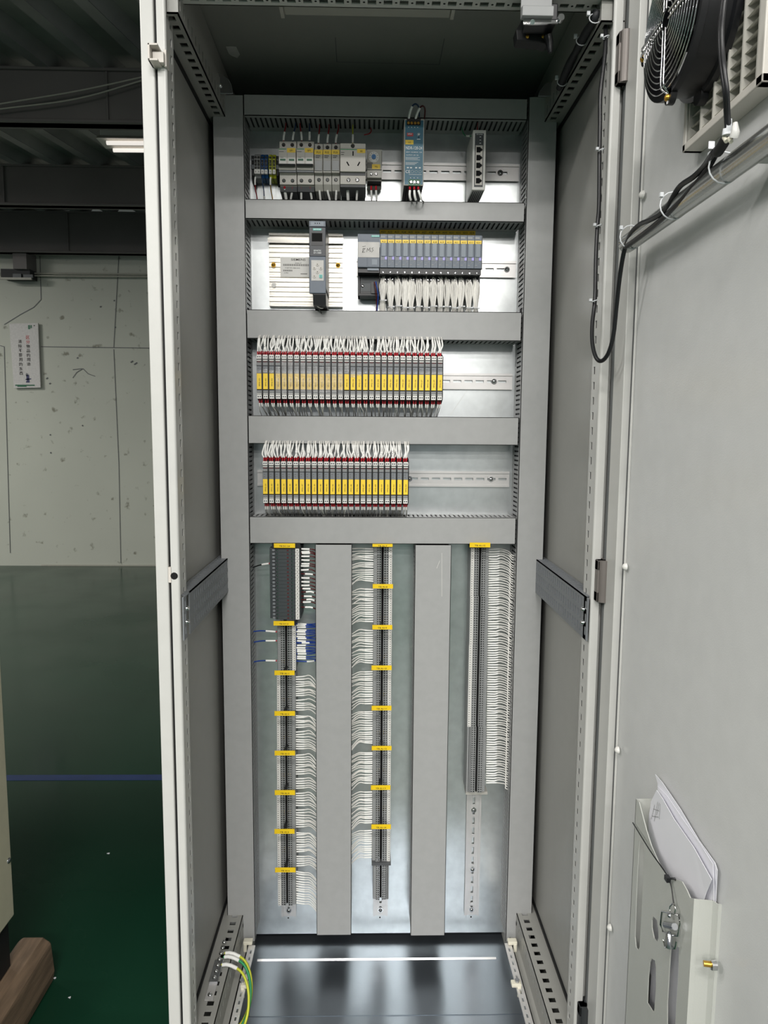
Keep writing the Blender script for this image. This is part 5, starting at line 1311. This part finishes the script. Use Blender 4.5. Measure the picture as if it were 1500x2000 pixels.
path = [(1176, 28, 1.20), (1183, 60, 1.175), (1181, 110, 1.165), (1173, 180, 1.16), (1172, 240, 1.16), (1171, 300, 1.16), (1170, 400, 1.16), (1167, 440, 1.16), (1164, 500, 1.155), (1162, 585, 1.15), (1157, 630, 1.14), (1157, 670, 1.125), (1164, 698, 1.11), (1175, 705, 1.10), (1188, 690, 1.085), (1198, 655, 1.075),
        (1204, 600, 1.065), (1210, 545, 1.05), (1216, 505, 1.035), (1222, 480, 1.02), (1232, 456, 1.0), (1250, 438, .985), (1270, 430, .965), (1290, 418, .95), (1305, 402, .93), (1316, 382, .915), (1330, 362, .90), (1355, 345, .88), (1375, 325, .86), (1392, 300, .845), (1403, 288, .835)]
PC = [A(*p) if p[0] < 1212 or p[1] > 600 else AX(p[0], p[1], .330 if p[0] < 1225 else (.326 if p[0] < 1390 else .318)) for p in path]
cab = link('cable', MB().tube(spl(PC, 4), .0032, 10), 'black', org=PC[0]); tag(cab, 'long black cable down the right post, looping up along the stay tube to the fan', 'cable')
p2 = [(1222, 482, 1.02), (1250, 462, .995), (1290, 430, .955), (1330, 392, .915), (1362, 356, .88), (1385, 325, .855), (1400, 298, .84)]
p2 = [AX(a, b, .328) for a, b, c in p2]
o = link('cable', MB().tube(spl(p2, 4), .0032, 10), 'black', org=p2[0]); tag(o, 'second shorter black cable lying straight along the top of the stay tube', 'cable')
for (px, py, D, dx) in ((1182, 73, 1.165, .01), (1173, 293, 1.155, .009), (1168, 441, 1.155, .009), (1160, 588, 1.145, .009)):
    c = A(px, py, D); link('cable_tie', MB().tube([c+Vector((dx*.5*math.cos(a*math.pi/6)+.001, .0045*math.sin(a*math.pi/6), .0018*math.cos(a*math.pi/6))) for a in range(12)], .0009, 6, closed=True).box(c.x-.008, c.x-.004, c.y-.004, c.y, c.z-.001, c.z+.003), 'tie', cab)
for (px, py, D) in ((1226, 488, .335), (1308, 420, .335), (1408, 330, .335)):
    c = AX(px+6, py, D); yy = c.y; cz = 1.652
    link('cable_tie', MB().tube([(.335+.0160*math.cos(a*math.pi/8), yy+.002*math.sin(a*math.pi/8), 1.655+.0165*math.sin(a*math.pi/8)) for a in range(16)], .0009, 6, closed=True).box(.318, .322, yy-.002, yy+.002, 1.665, 1.670), 'tie', cab)
# connector with white crimp sleeves and the lead up to the fan
c = [AX(1400, 300, .318), AX(1408, 288, .317), AX(1416, 275, .316), AX(1424, 262, .315)]
t = link('cable_joint', MB().tube(spl(c, 4), [.0042]+[.0052]*10+[.0056]*(len(spl(c, 4))-11), 12), 'black_matt', org=c[0]); tag(t, 'black heat-shrunk cable joint with white crimp caps above the stay tube', 'cable joint')
link('crimp_cap', MB().tube([AX(1425, 233, .311), AX(1424, 250, .311), AX(1421, 252, .311), AX(1420, 264, .311)], [.0022, .0026, .0042, .0046], 12), 'tie', t)
link('crimp_cap', MB().tube([AX(1436, 240, .311), AX(1436, 258, .311), AX(1433, 268, .311)], [.0022, .004, .0042], 12), 'clear', t)
for k, (a, b) in enumerate((((1414, 268), (1419, 276)), ((1424, 270), (1428, 277)))): link('crimp_body', MB().tube([AX(a[0], a[1], .310), AX(b[0], b[1], .310)], .002, 10), 'beige', t)
link('paper_flag', MB().box(AX(1396, 280, .318).x, AX(1403, 280, .312).x, AX(1396, 280, .318).y, AX(1396, 280, .318).y+.001, AX(1396, 290, .318).z, AX(1396, 276, .318).z), 'paper', t)
lead = [(1422, 250, .311), (1420, 220, .308), (1418, 180, .303), (1413, 140, .300), (1409, 100, .300), (1408, 60, .300), (1411, 25, .302), (1416, -15, .304)]
for k, dx in enumerate((-.0022, .0022)):
    P = [AX(*p)+Vector((0, dx, 0)) for p in lead]
    wire('fan_lead', P, .0021, 'black', ('left' if k == 0 else 'right')+' black lead of the pair hanging in front of the fan drum', cat='wire', n=8)

# document pocket -------------------------------------------------------------------------------
PXf = .345
pk = thing('document_pocket', 'grey sheet metal document pocket with slots on the door, holding papers', 'pocket', (DX, -.3, .60))
def yz(px, py, X=PXf):
    p = AX(px, py, X); return (p.y, p.z)
outer = [yz(*q) for q in ((1242, 1560), (1248, 1567), (1254, 1590), (1262, 1620), (1272, 1652), (1286, 1684), (1300, 1708), (1312, 1717), (1322, 1718), (1332, 1722), (1341, 1738), (1348, 1754), (1355, 1755))]
yr_ = outer[-1][0]; outer = outer+[(yr_, .40), (outer[0][0], .40)]
def slot(pts): return [yz(*q) for q in pts]
holes = [slot(((1250, 1640), (1257, 1645), (1258, 1670), (1256, 1720), (1252, 1800), (1249, 1850), (1246, 1856), (1242, 1850), (1240, 1830), (1243, 1740), (1247, 1660))),
         slot(((1276, 1790), (1283, 1797), (1286, 1815), (1286, 1832), (1283, 1840), (1277, 1832), (1273, 1812), (1273, 1797))),
         slot(((1272, 1872), (1279, 1876), (1281, 1890), (1281, 1930), (1278, 1972), (1276, 1977), (1264, 1958), (1266, 1910), (1269, 1880))),
         slot(((1310, 1850), (1326, 1850), (1325, 1900), (1321, 1960), (1318, 2015), (1303, 2015), (1303, 1960), (1307, 1890)))]
mb = MB().fill(outer, holes, PXf, PXf+.0012, P=lambda X, a, b: (X, a, b))
link('front_sheet', mb, 'paint_pocket', pk)
ztk = outer[-3][1]
mb = MB()
cs = [(PXf, yr_), (PXf+.006, yr_-.001), (DX-.006, yr_-.003), (DX-.003, yr_-.010), (DX, yr_-.011)]
for a, b in zip(cs, cs[1:]): mb.add([(a[0], a[1], .40), (b[0], b[1], .40), (b[0], b[1], ztk-.0), (a[0], a[1], ztk)], [(0, 1, 2, 3)])
o = link('side_sheet', mb, 'paint_pocket', pk); sm = o.modifiers.new('s', 'SOLIDIFY'); sm.thickness = .0012
link('far_side_sheet', MB().box(PXf, DX, outer[0][0]-.0012, outer[0][0], .40, outer[0][1]), 'paint_pocket', pk)
p = AX(1398, 1884, DX-.009)
nt_ = link('nut', MB().cyl((p.x, p.y, p.z), (p.x-.006, p.y, p.z), .006, 6), 'chrome', pk)
link('stud', MB().cyl((p.x-.004, p.y+.0, p.z), (p.x-.013, p.y+.002, p.z), .0032, 12), 'brass', pk)
# papers: three sheets sticking up out of the pocket
def sheet(name, pts, X, thick, lab, bend=.006, pr=None):
    P = [AX(a, b, X) for a, b in pts]; n = len(P)
    ymin = min(p.y for p in P); ymax = max(p.y for p in P)
    f_ = [(max(p.y, yr_-.004) if p.z < .862 else p.y, p.z) for p in P]
    zm = min(p.z for p in P)
    mb = MB().fill(f_, [], X, X+thick, P=lambda Xq, a, b: (Xq-bend*max(0, (b-.84))/.1, a, b))
    o = link(name, mb, 'paper', org=P[0]); tag(o, lab, 'paper')
    if pr:
        mp = MB()
        for q in pr:
            mp.line([(X-.0006-bend*max(0, (yz(a, b, X)[1]-.84))/.1,)+yz(a, b, X) for a, b in q], .0006, (-1, 0, 0))
        link('print', mp, 'ink_soft', o)
    return o
sheet('paper_sheet', ((1286, 1512), (1300, 1528), (1335, 1580), (1370, 1640), (1402, 1685), (1406, 1700), (1400, 1765), (1390, 2060), (1300, 2040), (1290, 1640), (1290, 1530)), .3690, .0006, 'rearmost paper sheet standing in the door pocket, its corner highest')
sheet('paper_sheet', ((1290, 1535), (1310, 1555), (1340, 1600), (1375, 1650), (1398, 1688), (1400, 1760), (1380, 2040), (1300, 2040), (1285, 1600)), .3672, .0006, 'middle paper sheet in the door pocket, partly covered by the front one')
sheet('paper_sheet', ((1288, 1543), (1300, 1560), (1322, 1600), (1360, 1655), (1394, 1718), (1380, 1745), (1370, 1775), (1350, 2030), (1266, 1990), (1272, 1905), (1250, 1855), (1249, 1790), (1253, 1720), (1266, 1650), (1267, 1600), (1275, 1565)), .3610, .0006,
      'front paper sheet in the door pocket with a small printed table', pr=[((1274, 1600), (1283, 1572)), ((1280, 1604), (1290, 1566)), ((1286, 1592), (1293, 1568)), ((1280, 1580), (1292, 1584)), ((1276, 1594), (1290, 1596)), ((1291, 1600), (1295, 1570))])
# zip tie and metal tag holder hanging on the pocket
a = AX(1236, 1607, PXf-.006); b = AX(1306, 1716, PXf-.005); c = AX(1316, 1764, PXf-.006)
o = link('zip_tie', MB().tube(spl([a, AX(1270, 1662, PXf-.010), b, c], 6), .0011, 6, flat=.6).box(b.x-.004, b.x+.001, b.y-.004, b.y+.004, b.z-.003, b.z+.003).tube([b, AX(1318, 1716, PXf-.002), AX(1322, 1722, PXf+.003)], .0013, 6), 'black', org=b); tag(o, 'black zip tie with a long loose tail on the rim of the document pocket', 'zip tie')
t = thing('key_fob', 'chrome buckle shaped metal fob hanging from the black zip tie', 'fob', AX(1308, 1815, PXf-.006))
X = PXf-.007
def q3(px, py, dX=0): return AX(px, py, X+dX)
link('ring', MB().tube([q3(1314, 1764), q3(1309, 1770), q3(1308, 1778), q3(1312, 1784), q3(1318, 1784), q3(1320, 1776), q3(1318, 1768)], .0011, 8, closed=True), 'chrome', t)
link('frame', MB().tube([q3(1293, 1780), q3(1308, 1783), q3(1326, 1787), q3(1328, 1806), q3(1324, 1828), q3(1310, 1826), q3(1295, 1820), q3(1290, 1806)], .0012, 8, closed=True), 'chrome', t)
link('body', MB().tube([q3(1300, 1806), q3(1318, 1810)], [.004, .004], 12, flat=1).tube([q3(1307, 1820, -.002), q3(1307, 1826, -.003), q3(1307, 1850, -.003)], [.002, .0042, .0046], 14), 'steel', t)
link('clamp', MB().tube([q3(1296, 1836), q3(1300, 1850), q3(1319, 1852), q3(1322, 1838)], .0014, 8), 'chrome', t)
link('hub', MB().dome(q3(1308, 1788), .0028, .003, (-1, 0, 0)), 'steel', t)

# ================================================================== ROOF AREA OF THE ENCLOSURE
# lamp bar under the roof
a = AZ(549, 22, 2.125); b = AZ(886, 25, 2.125)
t = thing('cabinet_lamp', 'slim translucent lamp bar under the roof of the enclosure', 'lamp', a)
link('diffuser', MB().box(a.x+.006, b.x-.006, a.y-.03, a.y+.0, 2.118, ZT), 'lgrey', t, bev=.003)
link('end_cap', MB().box(a.x, a.x+.006, a.y-.031, a.y+.003, 2.115, ZT), 'offwhite', t); link('end_cap', MB().box(b.x-.006, b.x, b.y-.031, b.y+.003, 2.115, ZT), 'offwhite', t)
# door switch on its bracket
x0, x1, z0, z1 = RC(1020, 8, 1081, 32, 1.14)
t = thing('door_switch', 'black door limit switch with a chrome roller lever under the top frame rail', 'switch', (x0, 0, z0))
link('bracket', MB().prism([(-.012, z0), (-.010, z0-.0), (.003, z0+.001), (.003, z1+.10), (.0, z1+.10), (.0, z1+.0), (-.010, z1-.002), (-.013, z1-.004)], 'x', x0, x1), 'tgrey', t, bev=.0008)
x0, x1, z0, z1 = RC(1020, 36, 1079, 64, 1.19)
link('body', MB().box(x0, x1, .006, .045, z0, z1+.004), 'black', t, bev=.002)
a = [A(*q, 1.20) for q in ((1008, 58), (1020, 38), (1076, 38), (1078, 66), (1081, 78), (1068, 86), (1054, 82), (1010, 78))]
link('cover', MB().prism([(p.x, p.z) for p in a], 'y', .05, .075), 'black_matt', t, bev=.0015)
g = [A(1070, 70, 1.19), A(1073, 84, 1.19), A(1074, 96, 1.19), A(1075, 103, 1.19)]
link('cable_gland', MB().tube(g, [.007, .006, .0045, .003], 12), 'black', t)
l = [A(1022, 42, 1.15), A(1040, 43, 1.148), A(1060, 43, 1.146), A(1086, 43, 1.145), A(1093, 40, 1.144)]
link('lever', MB().prism([(A(1022, 38, 1.148).x, A(1022, 38, 1.148).z), (A(1048, 38, 1.148).x, A(1048, 39, 1.148).z), (A(1088, 40, 1.148).x, A(1088, 40, 1.148).z), (A(1090, 46, 1.148).x, A(1090, 46, 1.148).z), (A(1050, 48, 1.148).x, A(1050, 48, 1.148).z), (A(1022, 48, 1.148).x, A(1022, 48, 1.148).z)], 'y', -.003, -.0005), 'chrome', t)
link('roller', MB().cyl(A(1095, 36, 1.146)+Vector((0, -.004, 0)), A(1095, 36, 1.146)+Vector((0, .004, 0)), .005, 16), 'chrome', t)
link('pivot', MB().cyl(A(1040, 43, 1.149), A(1040, 43, 1.140), .0035, 14), 'steel', t)
for px in (1030.5, 1061.5):
    p = A(px, 71, 1.199); link('screw', MB().dome((p.x, .0495, p.z), .003, .002), 'brass', t)
# earth bar on the left bottom rail
p0_ = AZ(405, 1946, .283); p1_ = AZ(436, 1880, .283)
t = thing('earth_bar', 'brass screwed earthing bar on the lower left side rail', 'earth bar', (p0_.x, p0_.y, .281))
dv = (p1_-p0_)
mb = MB().box(-.346, -.328, p0_.y+.03, p1_.y, .283, .290); link('bar', mb, 'steel', t, bev=.001)
link('foot', MB().box(-.345, -.329, p0_.y-.01, p0_.y+.03, .282, .2845), 'rail', t)
for k in range(7): link('screw', MB().dome((-.337, p0_.y+.04+k*.0165, .290), .0045, .004, (0, 0, 1), n=10).box(-.340, -.334, p0_.y+.0395+k*.0165, p0_.y+.0405+k*.0165, .2935, .2943), ['chrome'], t)
link('screw', MB().dome((-.337, p0_.y+.002, .2845), .005, .004, (0, 0, 1)), 'chrome', t)
for k, (dy, col, lab) in enumerate(((.0, 'yg', 'front'), (.022, 'green', 'middle'), (.033, 'yg', 'rear'))):
    y = p0_.y+.075+dy
    P = [(-.330, y, .289), (-.312, y-.002, .290), (-.285, y-.012, .280), (-.270, y-.03, .255), (-.268, y-.055, .225), (-.280, y-.075, .20), (-.296, y-.085, .19)]
    wire('earth_wire', P, .0026, col, '%s yellow-green earth wire arching from the earthing bar' % lab, sleeve=(.02, .26), sr=1.4, n=8)
for k in (0, 1):
    P = [A(458+4*k, 1836, 1.56), A(462+4*k, 1858, 1.53), A(463+3*k, 1885, 1.48), A(459+3*k, 1915, 1.42), A(455+3*k, 1945, 1.37), A(448+2*k, 1962, 1.34)]
    wire('earth_wire', P, .0022, 'yg', '%s yellow-green wire coming down behind the left duct foot' % ('left', 'right')[k], n=8)
